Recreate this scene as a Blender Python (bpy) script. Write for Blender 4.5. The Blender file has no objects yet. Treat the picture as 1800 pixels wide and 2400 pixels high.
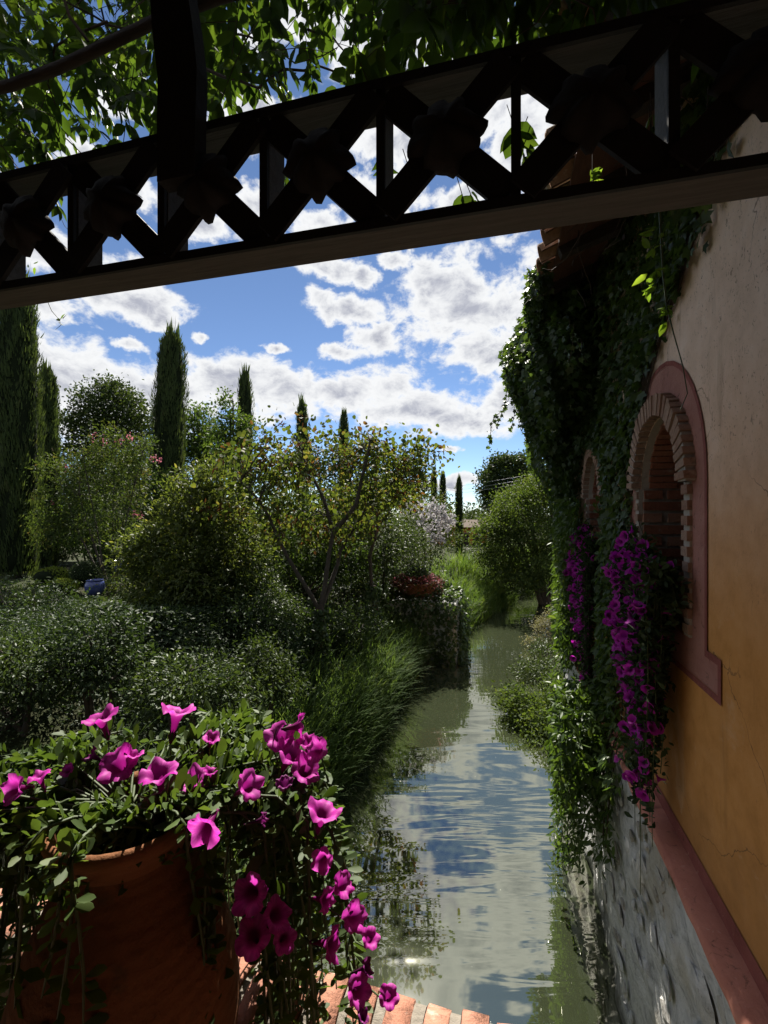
import bpy, math, random
import numpy as np
from mathutils import Vector, Matrix

# ------------------------------------------------------------------ camera, sky, sun, exposure
A = math.radians(14.8); SA, CA = math.sin(A), math.cos(A)
F = 1080.0            # focal length in photo pixels (1800 x 2400)
ZE = 3.4              # eye height above the water
scene = bpy.context.scene
col = scene.collection
R_ = math.radians
rng = np.random.default_rng(7)
random.seed(7)

cam = bpy.data.cameras.new('camera'); camo = bpy.data.objects.new('camera', cam); col.objects.link(camo)
cam.sensor_fit = 'VERTICAL'; cam.sensor_height = 36.0; cam.lens = 36.0 * F / 2400.0
cam.clip_start = 0.02; cam.clip_end = 2000
camo.location = (0, 0, ZE); camo.rotation_euler = (R_(90), 0, A)
scene.camera = camo

SUN_EL = R_(48.8); SUN_AZ = -A + R_(2.8)       # azimuth from +Y towards +X
sdir = Vector((math.sin(SUN_AZ) * math.cos(SUN_EL), math.cos(SUN_AZ) * math.cos(SUN_EL), math.sin(SUN_EL)))
sun = bpy.data.lights.new('sun', 'SUN'); suno = bpy.data.objects.new('sun', sun); col.objects.link(suno)
sun.energy = 5.0; sun.angle = R_(0.53); sun.color = (1.0, 0.94, 0.84)
suno.rotation_euler = sdir.to_track_quat('Z', 'Y').to_euler(); suno.location = (0, 0, 30)

scene.view_settings.view_transform = 'Standard'
scene.view_settings.look = 'None'
scene.view_settings.exposure = 1.5
scene.view_settings.gamma = 1.0
scene.view_settings.use_curve_mapping = False
scene.cycles.use_denoising = True
scene.cycles.max_bounces = 7; scene.cycles.diffuse_bounces = 3; scene.cycles.glossy_bounces = 3
scene.cycles.transmission_bounces = 4; scene.cycles.transparent_max_bounces = 4
scene.cycles.sample_clamp_indirect = 4.0; scene.cycles.sample_clamp_direct = 0
scene.cycles.caustics_reflective = False; scene.cycles.caustics_refractive = False


def uv(px, py): return (px - 900) / F, (1200 - py) / F
def ray(px, py):
    u, v = uv(px, py)
    return np.array([-SA + CA * u, CA + SA * u, v])
def P(px, py, d):                      # point seen at photo pixel (px, py) at depth d metres
    return np.array([0, 0, ZE]) + ray(px, py) * d
def azel(px, py):
    r = ray(px, py)
    return math.atan2(r[0], r[1]), math.atan2(r[2], math.hypot(r[0], r[1]))


# ---- world: Nishita sky with cumulus clouds
SKY_STRENGTH = 0.05
world = bpy.data.worlds.new('World'); scene.world = world; world.use_nodes = True
nt = world.node_tree; N = nt.nodes; L = nt.links
for n in list(N): N.remove(n)
def wn(t, **k):
    n = N.new(t)
    for a, b in k.items(): setattr(n, a, b)
    return n
def wmath(op, a, b=None, c=None, clamp=False):
    n = wn('ShaderNodeMath', operation=op); n.use_clamp = clamp
    for i, x in enumerate((a, b, c)):
        if x is None: continue
        if isinstance(x, (int, float)): n.inputs[i].default_value = x
        else: L.new(x, n.inputs[i])
    return n.outputs[0]
def wvec(op, a, b=None):
    n = wn('ShaderNodeVectorMath', operation=op)
    for i, x in enumerate((a, b)):
        if x is None: continue
        if isinstance(x, tuple): n.inputs[i].default_value = x
        else: L.new(x, n.inputs[i])
    return n
def wsmooth(x, lo, hi):
    n = wn('ShaderNodeMapRange', interpolation_type='SMOOTHSTEP')
    L.new(x, n.inputs[0]); n.inputs[1].default_value = lo; n.inputs[2].default_value = hi
    return n.outputs[0]
def wnoise(vec, scale, detail, rough, dist=0.0, out='Fac'):
    n = wn('ShaderNodeTexNoise'); L.new(vec, n.inputs['Vector'])
    n.inputs['Scale'].default_value = scale; n.inputs['Detail'].default_value = detail
    n.inputs['Roughness'].default_value = rough; n.inputs['Distortion'].default_value = dist
    return n.outputs[out]
sky = wn('ShaderNodeTexSky', sky_type='NISHITA'); sky.sun_disc = False
sky.sun_elevation = SUN_EL; sky.sun_rotation = SUN_AZ
sky.air_density = 0.75; sky.dust_density = 0.0; sky.ozone_density = 3.0; sky.altitude = 1500
tc = wn('ShaderNodeTexCoord')
sep = wn('ShaderNodeSeparateXYZ'); L.new(tc.outputs['Generated'], sep.inputs[0])
az = wmath('ARCTAN2', sep.outputs[0], sep.outputs[1]); el = wmath('ARCSINE', sep.outputs[2])
comb = wn('ShaderNodeCombineXYZ'); L.new(az, comb.inputs[0]); L.new(el, comb.inputs[1])
base_v = comb.outputs[0]
warp = wvec('SUBTRACT', wnoise(base_v, 7.0, 5, 0.6, out='Color'), (0.5, 0.5, 0.5))
warp = wvec('MULTIPLY', warp.outputs[0], (0.13, 0.09, 0.0))
cv = wvec('ADD', base_v, warp.outputs[0]).outputs[0]
# cumulus groups: centre and half-size in photo pixels at 1659 wide, weight
BL = [(1010, 655, 190, 115), (1075, 765, 110, 60), (960, 610, 110, 70), (755, 660, 95, 36), (810, 725, 70, 45),
      (700, 580, 85, 30), (790, 590, 50, 22), (870, 560, 36, 22), (300, 640, 125, 44), (345, 665, 60, 30),
      (90, 660, 80, 38), (270, 737, 42, 18), (595, 743, 30, 14), (735, 750, 42, 26), (430, 725, 26, 12),
      (40, 790, 150, 100), (190, 850, 190, 100), (360, 845, 150, 80), (470, 830, 140, 65), (620, 840, 150, 62), (760, 850, 150, 62),
      (880, 890, 130, 50), (1010, 915, 150, 40), (1110, 870, 100, 60), (1180, 640, 70, 90), (975, 978, 30, 10), (1000, 1040, 50, 14), (930, 1045, 36, 14),
      (690, 480, 70, 40), (545, 425, 55, 45), (300, 560, 75, 40), (995, 425, 75, 30), (1110, 330, 60, 70), (1190, 430, 70, 50),
      (240, 380, 110, 40), (100, 540, 80, 60), (860, 120, 160, 120), (520, 90, 90, 40), (180, 330, 60, 30), (600, 290, 170, 60), (330, 220, 120, 50), (820, 290, 150, 60), (1010, 180, 170, 90), (700, 60, 150, 80), (1250, 150, 150, 130), (850, 420, 110, 50), (450, 470, 80, 35), (1060, 260, 150, 70)]
D = None
for (bx_, by_, rx, ry) in BL:
    a0, e0 = azel(bx_ * 1.085, by_ * 1.085)
    a1, _ = azel((bx_ + rx) * 1.085, by_ * 1.085); _, e1 = azel(bx_ * 1.085, (by_ - ry) * 1.085)
    s = wvec('SUBTRACT', cv, (a0, e0, 0)); s = wvec('MULTIPLY', s.outputs[0], (0.88 / abs(a1 - a0), 0.88 / abs(e1 - e0), 0))
    ln = wvec('LENGTH', s.outputs[0]).outputs['Value']
    q = wmath('SUBTRACT', 1.0, ln)
    D = q if D is None else wmath('MAXIMUM', D, q)
# the same broken cumulus goes on all round the rest of the sky
far_n = wnoise(base_v, 3.2, 4, 0.5)
far_d = wmath('MULTIPLY_ADD', far_n, 4.0, -1.75)
outw = wmath('MAXIMUM', wsmooth(wmath('ABSOLUTE', wmath('ADD', az, A)), 0.72, 0.95), wsmooth(el, 0.80, 0.95))
far_d = wmath('MULTIPLY_ADD', wmath('SUBTRACT', 1.0, outw), -3.0, far_d)
D = wmath('MAXIMUM', D, far_d); D = wmath('MAXIMUM', D, -0.9)
sc2 = wvec('MULTIPLY', base_v, (1.0, 1.5, 1.0)).outputs[0]
n1 = wnoise(sc2, 8.0, 12, 0.62, 0.2)
n2 = wnoise(sc2, 20.0, 9, 0.66, 0.4)
Dn = wmath('MULTIPLY_ADD', wmath('SUBTRACT', n1, 0.5), 2.7, D)
Dn = wmath('MULTIPLY_ADD', wmath('SUBTRACT', n2, 0.5), 1.0, Dn)
alpha = wsmooth(Dn, -0.08, 0.38)
thick = wsmooth(Dn, 0.25, 1.15)
billow = wsmooth(n2, 0.35, 0.66)
shade = wmath('MULTIPLY', thick, wmath('MULTIPLY_ADD', billow, 0.55, 0.5), clamp=True)
cl = wn('ShaderNodeMix', data_type='RGBA'); L.new(shade, cl.inputs[0])
k = 1.0 / (SKY_STRENGTH * 2 ** 1.5)
cl.inputs[6].default_value = (0.96 * k, 0.97 * k, 0.98 * k, 1); cl.inputs[7].default_value = (0.46 * k, 0.48 * k, 0.56 * k, 1)
mixs = wn('ShaderNodeMix', data_type='RGBA'); L.new(alpha, mixs.inputs[0])
L.new(sky.outputs[0], mixs.inputs[6]); L.new(cl.outputs[2], mixs.inputs[7])
bg = wn('ShaderNodeBackground'); L.new(mixs.outputs[2], bg.inputs[0]); bg.inputs[1].default_value = SKY_STRENGTH
wo = wn('ShaderNodeOutputWorld'); L.new(bg.outputs[0], wo.inputs[0])

# ------------------------------------------------------------------ helpers: objects
WT = {}
def wt(o): return WT[o.name] if o is not None else np.zeros(3)
def tag(o, label=None, cat=None, group=None, kind=None):
    if label: o['label'] = label
    if cat: o['category'] = cat
    if group: o['group'] = group
    if kind: o['kind'] = kind
    return o
def thing(name, label, cat, loc=(0, 0, 0), group=None):
    o = bpy.data.objects.new(name, None); col.objects.link(o); o.location = tuple(loc)
    o.empty_display_size = 0.1
    WT[o.name] = np.array(loc, float)
    return tag(o, label, cat, group)
def link(name, me, parent=None, mat=None, kind=None):
    """mesh whose vertices are world coordinates"""
    o = bpy.data.objects.new(name, me); col.objects.link(o)
    if mat is not None and not me.materials: me.materials.append(mat)
    if parent is not None:
        o.parent = parent; o.location = tuple(-wt(parent))
    WT[o.name] = np.zeros(3)
    if kind: o['kind'] = kind
    return o
def place(name, me, parent, M):
    """mesh in local coordinates put at world matrix M (shared mesh data)"""
    o = bpy.data.objects.new(name, me); col.objects.link(o)
    WT[o.name] = np.array(M.translation)
    if parent is not None:
        o.parent = parent; M = Matrix.Translation(-Vector(wt(parent))) @ M
    o.matrix_local = M
    return o

class MB:
    def __init__(s): s.v = []; s.f = []
    def add(s, vs, fs):
        b = len(s.v); s.v.extend([tuple(map(float, x)) for x in vs]); s.f.extend([tuple(i + b for i in f) for f in fs]); return s
    def box(s, c, d, M=None, ch=0.0):
        hx, hy, hz = d[0] / 2, d[1] / 2, d[2] / 2
        vs = [(x * hx, y * hy, z * hz) for z in (-1, 1) for y in (-1, 1) for x in (-1, 1)]
        fs = [(0, 2, 3, 1), (4, 5, 7, 6), (0, 1, 5, 4), (2, 6, 7, 3), (0, 4, 6, 2), (1, 3, 7, 5)]
        if M is not None: vs = [tuple(M @ Vector(v)) for v in vs]
        return s.add([(v[0] + c[0], v[1] + c[1], v[2] + c[2]) for v in vs], fs)
    def tube(s, pts, rad, seg=6, cap=True):
        pts = [np.array(p, float) for p in pts]; n = len(pts)
        if np.isscalar(rad): rad = [rad] * n
        vs = []; up = np.array([0.31, 0.2, 0.93])
        for i in range(n):
            t = pts[min(i + 1, n - 1)] - pts[max(i - 1, 0)]; t = t / (np.linalg.norm(t) + 1e-9)
            a = np.cross(t, up); 
            if np.linalg.norm(a) < 1e-3: a = np.cross(t, [1, 0, 0])
            a /= np.linalg.norm(a); b = np.cross(t, a)
            for k in range(seg):
                th = 2 * math.pi * k / seg
                vs.append(pts[i] + rad[i] * (math.cos(th) * a + math.sin(th) * b))
        fs = [(i * seg + k, i * seg + (k + 1) % seg, (i + 1) * seg + (k + 1) % seg, (i + 1) * seg + k) for i in range(n - 1) for k in range(seg)]
        if cap: fs += [tuple(range(seg))[::-1], tuple((n - 1) * seg + k for k in range(seg))]
        return s.add(vs, fs)
    def lathe(s, prof, c=(0, 0, 0), seg=32, wob=0.0):
        vs = []
        for (r, z) in prof:
            for k in range(seg):
                th = 2 * math.pi * k / seg; rr = r * (1 + wob * math.sin(3 * th + z * 9))
                vs.append((c[0] + rr * math.cos(th), c[1] + rr * math.sin(th), c[2] + z))
        fs = [(i * seg + k, i * seg + (k + 1) % seg, (i + 1) * seg + (k + 1) % seg, (i + 1) * seg + k) for i in range(len(prof) - 1) for k in range(seg)]
        return s.add(vs, fs)
    def mesh(s, name, smooth=False):
        me = bpy.data.meshes.new(name); me.from_pydata(s.v, [], s.f); me.update()
        if smooth: me.polygons.foreach_set('use_smooth', [True] * len(me.polygons))
        return me
    def build(s, name, mat, parent=None, smooth=False, kind=None):
        return link(name, s.mesh(name, smooth), parent, mat, kind)

def np_mesh(name, V, Fc):
    """V (n,3); Fc list of (m,k) int arrays with the same k each"""
    me = bpy.data.meshes.new(name)
    me.vertices.add(len(V)); me.vertices.foreach_set('co', np.ascontiguousarray(V, np.float32).ravel())
    loops = np.concatenate([f.ravel() for f in Fc]); cnt = np.concatenate([np.full(len(f), f.shape[1]) for f in Fc])
    me.loops.add(len(loops)); me.loops.foreach_set('vertex_index', loops.astype(np.int32))
    me.polygons.add(len(cnt)); st = np.concatenate([[0], np.cumsum(cnt)[:-1]])
    me.polygons.foreach_set('loop_start', st.astype(np.int32)); me.polygons.foreach_set('loop_total', cnt.astype(np.int32))
    me.update(calc_edges=True); return me

# leaf templates: length along +Y, width along X, normal +Z
def tpl(vs, fs): return np.array(vs, float), [np.array([f]) for f in fs]
T_DIAMOND = tpl([(0, 0, 0), (.32, .45, .05), (0, 1, -.05), (-.32, .45, .05)], [(0, 1, 2, 3)])
T_LEAF = tpl([(0, 0, 0), (.2, .28, .05), (.18, .62, .03), (0, 1, -.10), (-.18, .62, .03), (-.2, .28, .05)], [(0, 1, 2, 3), (0, 3, 4, 5)])
T_WIS = tpl([(0, 0, 0), (.15, .16, .03), (.235, .38, .05), (.17, .68, .03), (0, 1.0, -.12), (-.17, .68, .03), (-.235, .38, .05), (-.15, .16, .03), (0, .4, -.02)],
            [(0, 1, 2, 8), (8, 2, 3, 4), (8, 4, 5, 6), (0, 8, 6, 7)])
T_ROUND = tpl([(0, 0, 0), (.38, .12, .06), (.48, .48, .05), (.25, .85, 0), (0, 1, -.08), (-.25, .85, 0), (-.48, .48, .05), (-.38, .12, .06)],
              [(0, 1, 2, 3), (0, 3, 4, 5), (0, 5, 6, 7)])
T_IVY = tpl([(0, 0, 0), (.38, -.05, -.02), (.32, .25, .04), (.5, .5, -.04), (.2, .58, .03), (0, 1, -.08), (-.2, .58, .03), (-.5, .5, -.04), (-.32, .25, .04), (-.38, -.05, -.02)],
            [(0, 1, 2, 3), (0, 3, 4, 5), (0, 5, 6, 7), (0, 7, 8, 9)])
T_PET = tpl([(0, 0, 0), (.10, .2, .02), (.24, .55, .05), (.15, .85, .0), (0, 1, -.06), (-.15, .85, .0), (-.24, .55, .05), (-.10, .2, .02)],
            [(0, 1, 2, 3), (0, 3, 4, 5), (0, 5, 6, 7)])
T_BLADE = tpl([(.5, 0, 0), (.35, .55, .03), (0, 1, 0), (-.35, .55, .03), (-.5, 0, 0)], [(0, 1, 3, 4), (1, 2, 3, 3)][:1] + [(1, 2, 3)])

def norm(a): return a / (np.linalg.norm(a, axis=-1, keepdims=True) + 1e-9)
def frames(d, n):
    y = norm(d); z = norm(n - (n * y).sum(-1, keepdims=True) * y); x = np.cross(y, z)
    return np.stack([x, y, z], -1)
def rand_dirs(n, bias=(0, 0, 0)): return norm(rng.normal(size=(n, 3)) + np.array(bias))
def leaf_arrays(T, pos, R, sc):
    tv, tf = T; n = len(pos); m = len(tv)
    sc = np.asarray(sc, float)
    if sc.ndim == 1: sc = np.stack([sc, sc, sc], -1)
    V = np.einsum('nij,nmj->nmi', R, tv[None] * sc[:, None, :]) + pos[:, None, :]
    off = (np.arange(n) * m)[:, None]
    by = {}
    for f in tf: by.setdefault(f.shape[1], []).append(f[0][None] + off)
    return V.reshape(-1, 3), [np.concatenate(v) for v in by.values()]
def leaf_mesh(name, T, pos, R, sc):
    V, Fc = leaf_arrays(T, pos, R, sc); return np_mesh(name, V, Fc)
_single = {}
def leaf_parts(name, parent, T, key, pos, R, sc, mat, n_ind=300, stuff='foliage'):
    """the n_ind leaves that show largest become parts of their own, the rest one joined part"""
    pos = np.asarray(pos); sc = np.asarray(sc, float); s1 = sc if sc.ndim == 1 else sc[:, 1]
    rel = pos - np.array([0, 0, ZE]); dep = rel[:, 0] * -SA + rel[:, 1] * CA
    u = (rel[:, 0] * CA + rel[:, 1] * SA) / np.maximum(dep, .05); v = rel[:, 2] / np.maximum(dep, .05)
    vis = (dep > .2) & (np.abs(u) < .80) & (np.abs(v) < 1.07)
    score = np.where(vis, s1 / np.maximum(dep, .2), 0)
    order = np.argsort(-score); ind = order[:n_ind]; ind = ind[score[ind] > 0]; rest = np.setdiff1d(np.arange(len(pos)), ind)
    if key not in _single:
        ms = []
        for j in range(5):
            tv = T[0].copy(); tv[:, 2] += .05 * np.sin(tv[:, 1] * 5 + j) * (j % 3); tv[:, 0] *= .92 + .04 * j
            me = np_mesh(name, tv, [f for f in T[1]]); me.materials.append(mat); ms.append(me)
        _single[key] = ms
    ms = _single[key]
    for i in ind:
        s3 = [s1[i]] * 3 if sc.ndim == 1 else sc[i]
        M = Matrix.Translation(Vector(pos[i])) @ Matrix(R[i].tolist()).to_4x4() @ Matrix.Diagonal((*map(float, s3), 1))
        place(name, ms[int(i) % 5], parent, M)
    if len(rest):
        link(stuff, leaf_mesh(stuff, T, pos[rest], R[rest], sc[rest]), parent, mat, 'stuff')

# ------------------------------------------------------------------ helpers: materials
def newmat(name):
    m = bpy.data.materials.new(name); m.use_nodes = True
    nt = m.node_tree
    for n in list(nt.nodes): nt.nodes.remove(n)
    return m, nt
class NB:
    def __init__(s, nt): s.nt = nt
    def n(s, t, ins=None, **k):
        x = s.nt.nodes.new(t)
        for a, b in k.items(): setattr(x, a, b)
        for a, b in (ins or {}).items():
            if hasattr(b, 'is_linked') or hasattr(b, 'links'): s.nt.links.new(b, x.inputs[a])
            else: x.inputs[a].default_value = b
        return x
    def math(s, op, a, b=0.0, c=0.0, clamp=False):
        x = s.n('ShaderNodeMath', {0: a, 1: b, 2: c}, operation=op); x.use_clamp = clamp; return x.outputs[0]
    def noise(s, vec, scale, detail=4, rough=.55, dist=0.0, out=0):
        ins = {'Scale': scale, 'Detail': detail, 'Roughness': rough, 'Distortion': dist}
        if vec is not None: ins['Vector'] = vec
        return s.n('ShaderNodeTexNoise', ins).outputs[out]
    def ramp(s, fac, stops):
        r = s.n('ShaderNodeValToRGB', {0: fac}); e = r.color_ramp.elements
        while len(e) < len(stops): e.new(0.5)
        for i, (p, c) in enumerate(stops):
            e[i].position = p; e[i].color = (*c, 1) if len(c) == 3 else c
        return r.outputs[0]
    def mix(s, f, a, b, blend='MIX'):
        x = s.n('ShaderNodeMix', data_type='RGBA', blend_type=blend)
        for i, q in ((0, f), (6, a), (7, b)):
            if hasattr(q, 'is_linked'): s.nt.links.new(q, x.inputs[i])
            elif i and len(q) == 3: x.inputs[i].default_value = (*q, 1)
            else: x.inputs[i].default_value = q
        return x.outputs[2]
    def sstep(s, f, lo, hi):
        return s.n('ShaderNodeMapRange', {0: f, 1: lo, 2: hi}, interpolation_type='SMOOTHSTEP').outputs[0]
    def geo(s): return s.n('ShaderNodeNewGeometry')
    def bump(s, h, strength, dist, normal=None):
        ins = {'Height': h, 'Strength': strength, 'Distance': dist}
        if normal is not None: ins['Normal'] = normal
        return s.n('ShaderNodeBump', ins).outputs[0]
    def principled(s, colr, rough=.7, spec=.3, normal=None, **k):
        ins = {'Base Color': colr if not isinstance(colr, tuple) else (*colr[:3], 1), 'Roughness': rough, 'Specular IOR Level': spec}
        if normal is not None: ins['Normal'] = normal
        ins.update(k)
        return s.n('ShaderNodeBsdfPrincipled', ins).outputs[0]
    def out(s, sh): s.n('ShaderNodeOutputMaterial', {0: sh})

def leaf_mat(name, stops, *a_, **k_):
    return _leaf_mat(name, stops, *a_, **k_)
def _leaf_mat(name, stops, trans=.45, tcol=1.7, rough=.42, spec=.35, obj=True, tint=(1.05, 1.0, .45)):
    spec *= .6; rough = min(.7, rough + .1)
    m, nt = newmat(name); b = NB(nt); g = b.geo()
    r = g.outputs['Random Per Island']
    if obj:
        oi = b.n('ShaderNodeObjectInfo').outputs['Random']
        r = b.math('FRACT', b.math('ADD', r, b.math('MULTIPLY', oi, 7.31)))
    nz = b.noise(g.outputs['Position'], 2.2, 2)
    r2 = b.math('ADD', b.math('MULTIPLY', r, .62), b.math('MULTIPLY', b.sstep(nz, .3, .7), .38))
    c = b.ramp(r2, stops)
    fine = b.noise(g.outputs['Position'], 60, 2)
    c = b.mix(b.math('MULTIPLY', fine, .35), c, (0, 0, 0))
    tc_ = b.mix(1.0, c, (tcol * tint[0], tcol * tint[1], tcol * tint[2]), 'MULTIPLY')
    p = b.principled(c, rough, spec)
    t = b.n('ShaderNodeBsdfTranslucent', {'Color': tc_}).outputs[0]
    mx = b.n('ShaderNodeMixShader', {0: trans, 1: p, 2: t}).outputs[0]
    b.out(mx); return m

def wood_mat(name, c1, c2, scale=(3, 3, 30), rough=.8):
    m, nt = newmat(name); b = NB(nt); g = b.geo()
    mp = b.n('ShaderNodeMapping', {'Vector': g.outputs['Position'], 'Scale': scale}).outputs[0]
    n1 = b.noise(mp, 4, 6, .65, .6)
    c = b.ramp(n1, [(.3, c1), (.7, c2)])
    b.out(b.principled(c, rough, .25, b.bump(n1, .5, .01))); return m

def plain_mat(name, c, rough=.7, spec=.3, var=.25, scale=20, bump=.2):
    m, nt = newmat(name); b = NB(nt); g = b.geo()
    n1 = b.noise(g.outputs['Position'], scale, 5, .6)
    cc = b.mix(b.math('MULTIPLY', n1, var * 2), (*c, 1), (c[0] * .35, c[1] * .35, c[2] * .35, 1))
    b.out(b.principled(cc, rough, spec, b.bump(n1, bump, .01))); return m

# ------------------------------------------------------------------ the setting: ground, water
def xl(y): return np.interp(y, [-30, 5, 9, 11, 13, 17, 20, 26, 40, 60], [-2.1, -2.05, -1.95, -1.75, -1.2, -0.05, 0.55, 3.0, 14, 30])
def xr(y): return np.interp(y, [-30, 6.5, 8.0, 10, 14, 19, 22, 26, 40, 60], [1.0, 1.0, .75, .75, 1.35, 2.6, 4.2, 7, 19, 36])
def ss(t): t = np.clip(t, 0, 1); return t * t * (3 - 2 * t)
def hnoise(x, y):
    return .10 * np.sin(x * 1.7 + y * .6) + .08 * np.sin(y * 2.1 - x * .9 + 1) + .05 * np.sin(x * 4.1 + y * 3.3)
def ground(x, y):
    x = np.asarray(x, float); y = np.asarray(y, float)
    sl = xl(y) - x; sr = x - xr(y)
    top = np.interp(y, [0, 7, 10, 13, 20, 30, 60], [1.75, 1.75, 1.6, 1.25, 1.1, 1.5, 1.8])
    hl = -.7 + .85 * ss((sl + .25) / .4) + (top - .15) * ss(sl / 2.3) + .2 * ss((sl - 3) / 6)
    hr = -.7 + .85 * ss((sr + .25) / .4) + 1.0 * ss(sr / 3.0)
    z = np.where(sl > sr, hl, hr)
    z = z + hnoise(x, y) * ss((np.maximum(sl, sr)) / 1.5)
    return z
def G(x, y): return float(ground(x, y))

def grid_axis(*segs):
    out = []
    for a, b, s in segs: out.append(np.arange(a, b, s))
    return np.unique(np.round(np.concatenate(out), 4))
gx = grid_axis((-400, -60, 40), (-60, -14, 3), (-14, -6, .4), (-6, 4, .16), (4, 16, .6), (16, 60, 4), (60, 401, 40))
gy = grid_axis((-40, -4, 3), (-4, 22, .2), (22, 45, .8), (45, 100, 5), (100, 600, 50))
X, Y = np.meshgrid(gx, gy); Zg = ground(X, Y)
V = np.stack([X, Y, Zg], -1).reshape(-1, 3); nx, ny = len(gx), len(gy)
i0 = (np.arange(ny - 1)[:, None] * nx + np.arange(nx - 1)[None]).ravel()
m, ntg = newmat('soil'); b = NB(ntg); g = b.geo()
n1 = b.noise(g.outputs['Position'], 1.3, 6, .6); n2 = b.noise(g.outputs['Position'], 25, 4, .6)
c = b.ramp(n1, [(.3, (.035, .03, .018)), (.55, (.04, .05, .02)), (.75, (.05, .07, .025))])
c = b.mix(b.math('MULTIPLY', n2, .6), c, (.012, .014, .008))
b.out(b.principled(c, .95, .1, b.bump(n2, .8, .04)))
me = np_mesh('ground', V, [np.stack([i0, i0 + 1, i0 + nx + 1, i0 + nx], -1)]); me.polygons.foreach_set('use_smooth', [True] * len(me.polygons))
ground_o = tag(link('ground', me, None, m), kind='structure')

# water: murky green canal, faint ripples
m, ntw = newmat('canal_water'); b = NB(ntw); g = b.geo()
pos = g.outputs['Position']
prt = b.n('ShaderNodeMapping', {'Vector': pos, 'Rotation': (0, 0, -A)}).outputs[0]
mp1 = b.n('ShaderNodeMapping', {'Vector': prt, 'Scale': (.32, 1.5, 1)}).outputs[0]
mp2 = b.n('ShaderNodeMapping', {'Vector': prt, 'Scale': (.6, 4.6, 1)}).outputs[0]
r1 = b.noise(mp1, 1.15, 2, .45, .8); r2 = b.noise(mp2, 1.5, 2, .45, .6)
calm = b.sstep(b.noise(pos, .35, 2), .42, .66)
h = b.math('ADD', b.math('MULTIPLY', r1, .8), b.math('MULTIPLY', b.math('MULTIPLY', r2, .45), calm))
murk = b.noise(pos, .5, 4)
c = b.ramp(murk, [(.3, (.020, .025, .013)), (.7, (.028, .034, .018))])
speck = b.n('ShaderNodeTexVoronoi', {'Vector': pos, 'Scale': 9.0}).outputs['Distance']
sp = b.math('LESS_THAN', speck, .028)
c = b.mix(b.math('MULTIPLY', sp, .8), c, (.5, .5, .42))
p = b.principled(c, .02, .5, b.bump(h, 1.0, .013), **{'IOR': 3.5, 'Specular Tint': (1.0, .99, .86, 1)})
b.out(p)
mb = MB(); mb.add([(-60, -30, 0), (60, -30, 0), (60, 70, 0), (-60, 70, 0)], [(0, 1, 2, 3)])
tag(mb.build('water', m), kind='structure')

# ------------------------------------------------------------------ materials of the building
XW = 0.82          # plaster wall plane (facing -X); the canal side
XS = 0.752          # rubble wall plane below the ledge
ZL = 1.80          # ledge height
YE = 6.9           # far end of the building
m, n_ = newmat('ochre_plaster'); b = NB(n_); g = b.geo(); pos = g.outputs['Position']
sepz = b.n('ShaderNodeSeparateXYZ', {0: pos}).outputs
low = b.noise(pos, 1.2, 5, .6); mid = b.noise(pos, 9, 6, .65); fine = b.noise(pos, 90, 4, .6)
glare_fade = b.sstep(b.math('ADD', sepz[2], b.math('MULTIPLY', low, .7)), 3.2, 4.5)  # paler towards the top: sky glare put into the plaster colour
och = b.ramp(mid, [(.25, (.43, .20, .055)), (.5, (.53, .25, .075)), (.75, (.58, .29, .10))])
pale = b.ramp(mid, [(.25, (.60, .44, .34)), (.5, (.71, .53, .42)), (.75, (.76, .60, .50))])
c = b.mix(glare_fade, och, pale)
# rain streaks and dark lichen specks with a shape of their own
mps = b.n('ShaderNodeMapping', {'Vector': pos, 'Scale': (9, 9, 1.1)}).outputs[0]
streak = b.sstep(b.noise(mps, 1.0, 5, .65), .56, .74)
c = b.mix(b.math('MULTIPLY', streak, .30), c, (.13, .075, .03))
spk = b.noise(b.n('ShaderNodeMapping', {'Vector': pos, 'Scale': (1, 1.5, 1)}).outputs[0], 34, 6, .72, 1.5); dens = b.sstep(b.noise(pos, 2.3, 4), .30, .62)
spots = b.math('MULTIPLY', b.sstep(spk, .57, .66), b.math('MULTIPLY', dens, b.math('ADD', b.math('MULTIPLY', glare_fade, .75), .25)))
c = b.mix(b.math('MULTIPLY', spots, .85), c, (.06, .05, .042))
wv = b.n('ShaderNodeVectorMath', {0: pos, 1: b.n('ShaderNodeVectorMath', {0: b.noise(pos, 5, 4, .6, 0, 1), 1: (.22, .22, .22)}, operation='MULTIPLY').outputs[0]}, operation='ADD').outputs[0]
ck = b.n('ShaderNodeTexVoronoi', {'Vector': wv, 'Scale': 1.7}, feature='DISTANCE_TO_EDGE').outputs['Distance']
crack = b.math('MULTIPLY', b.sstep(ck, .007, .001), b.sstep(b.noise(pos, 1.1, 3), .48, .58))
c = b.mix(b.math('MULTIPLY', crack, .75), c, (.09, .055, .035))
damp = b.math('MULTIPLY', b.sstep(b.math('ADD', sepz[2], b.math('MULTIPLY', b.noise(pos, 3.5, 6, .65), -.9)), 1.95, 1.45), .45)
c = b.mix(damp, c, (.20, .10, .045))
patch = b.sstep(b.noise(pos, 2.1, 7, .7, .4), .57, .64); c = b.mix(b.math('MULTIPLY', patch, .22), c, (.62, .47, .33))
hgt = b.math('ADD', b.math('MULTIPLY', mid, .6), b.math('MULTIPLY', fine, .35))
b.out(b.principled(c, .9, .15, b.bump(hgt, .35, .010))); M_PLASTER = m

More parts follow.
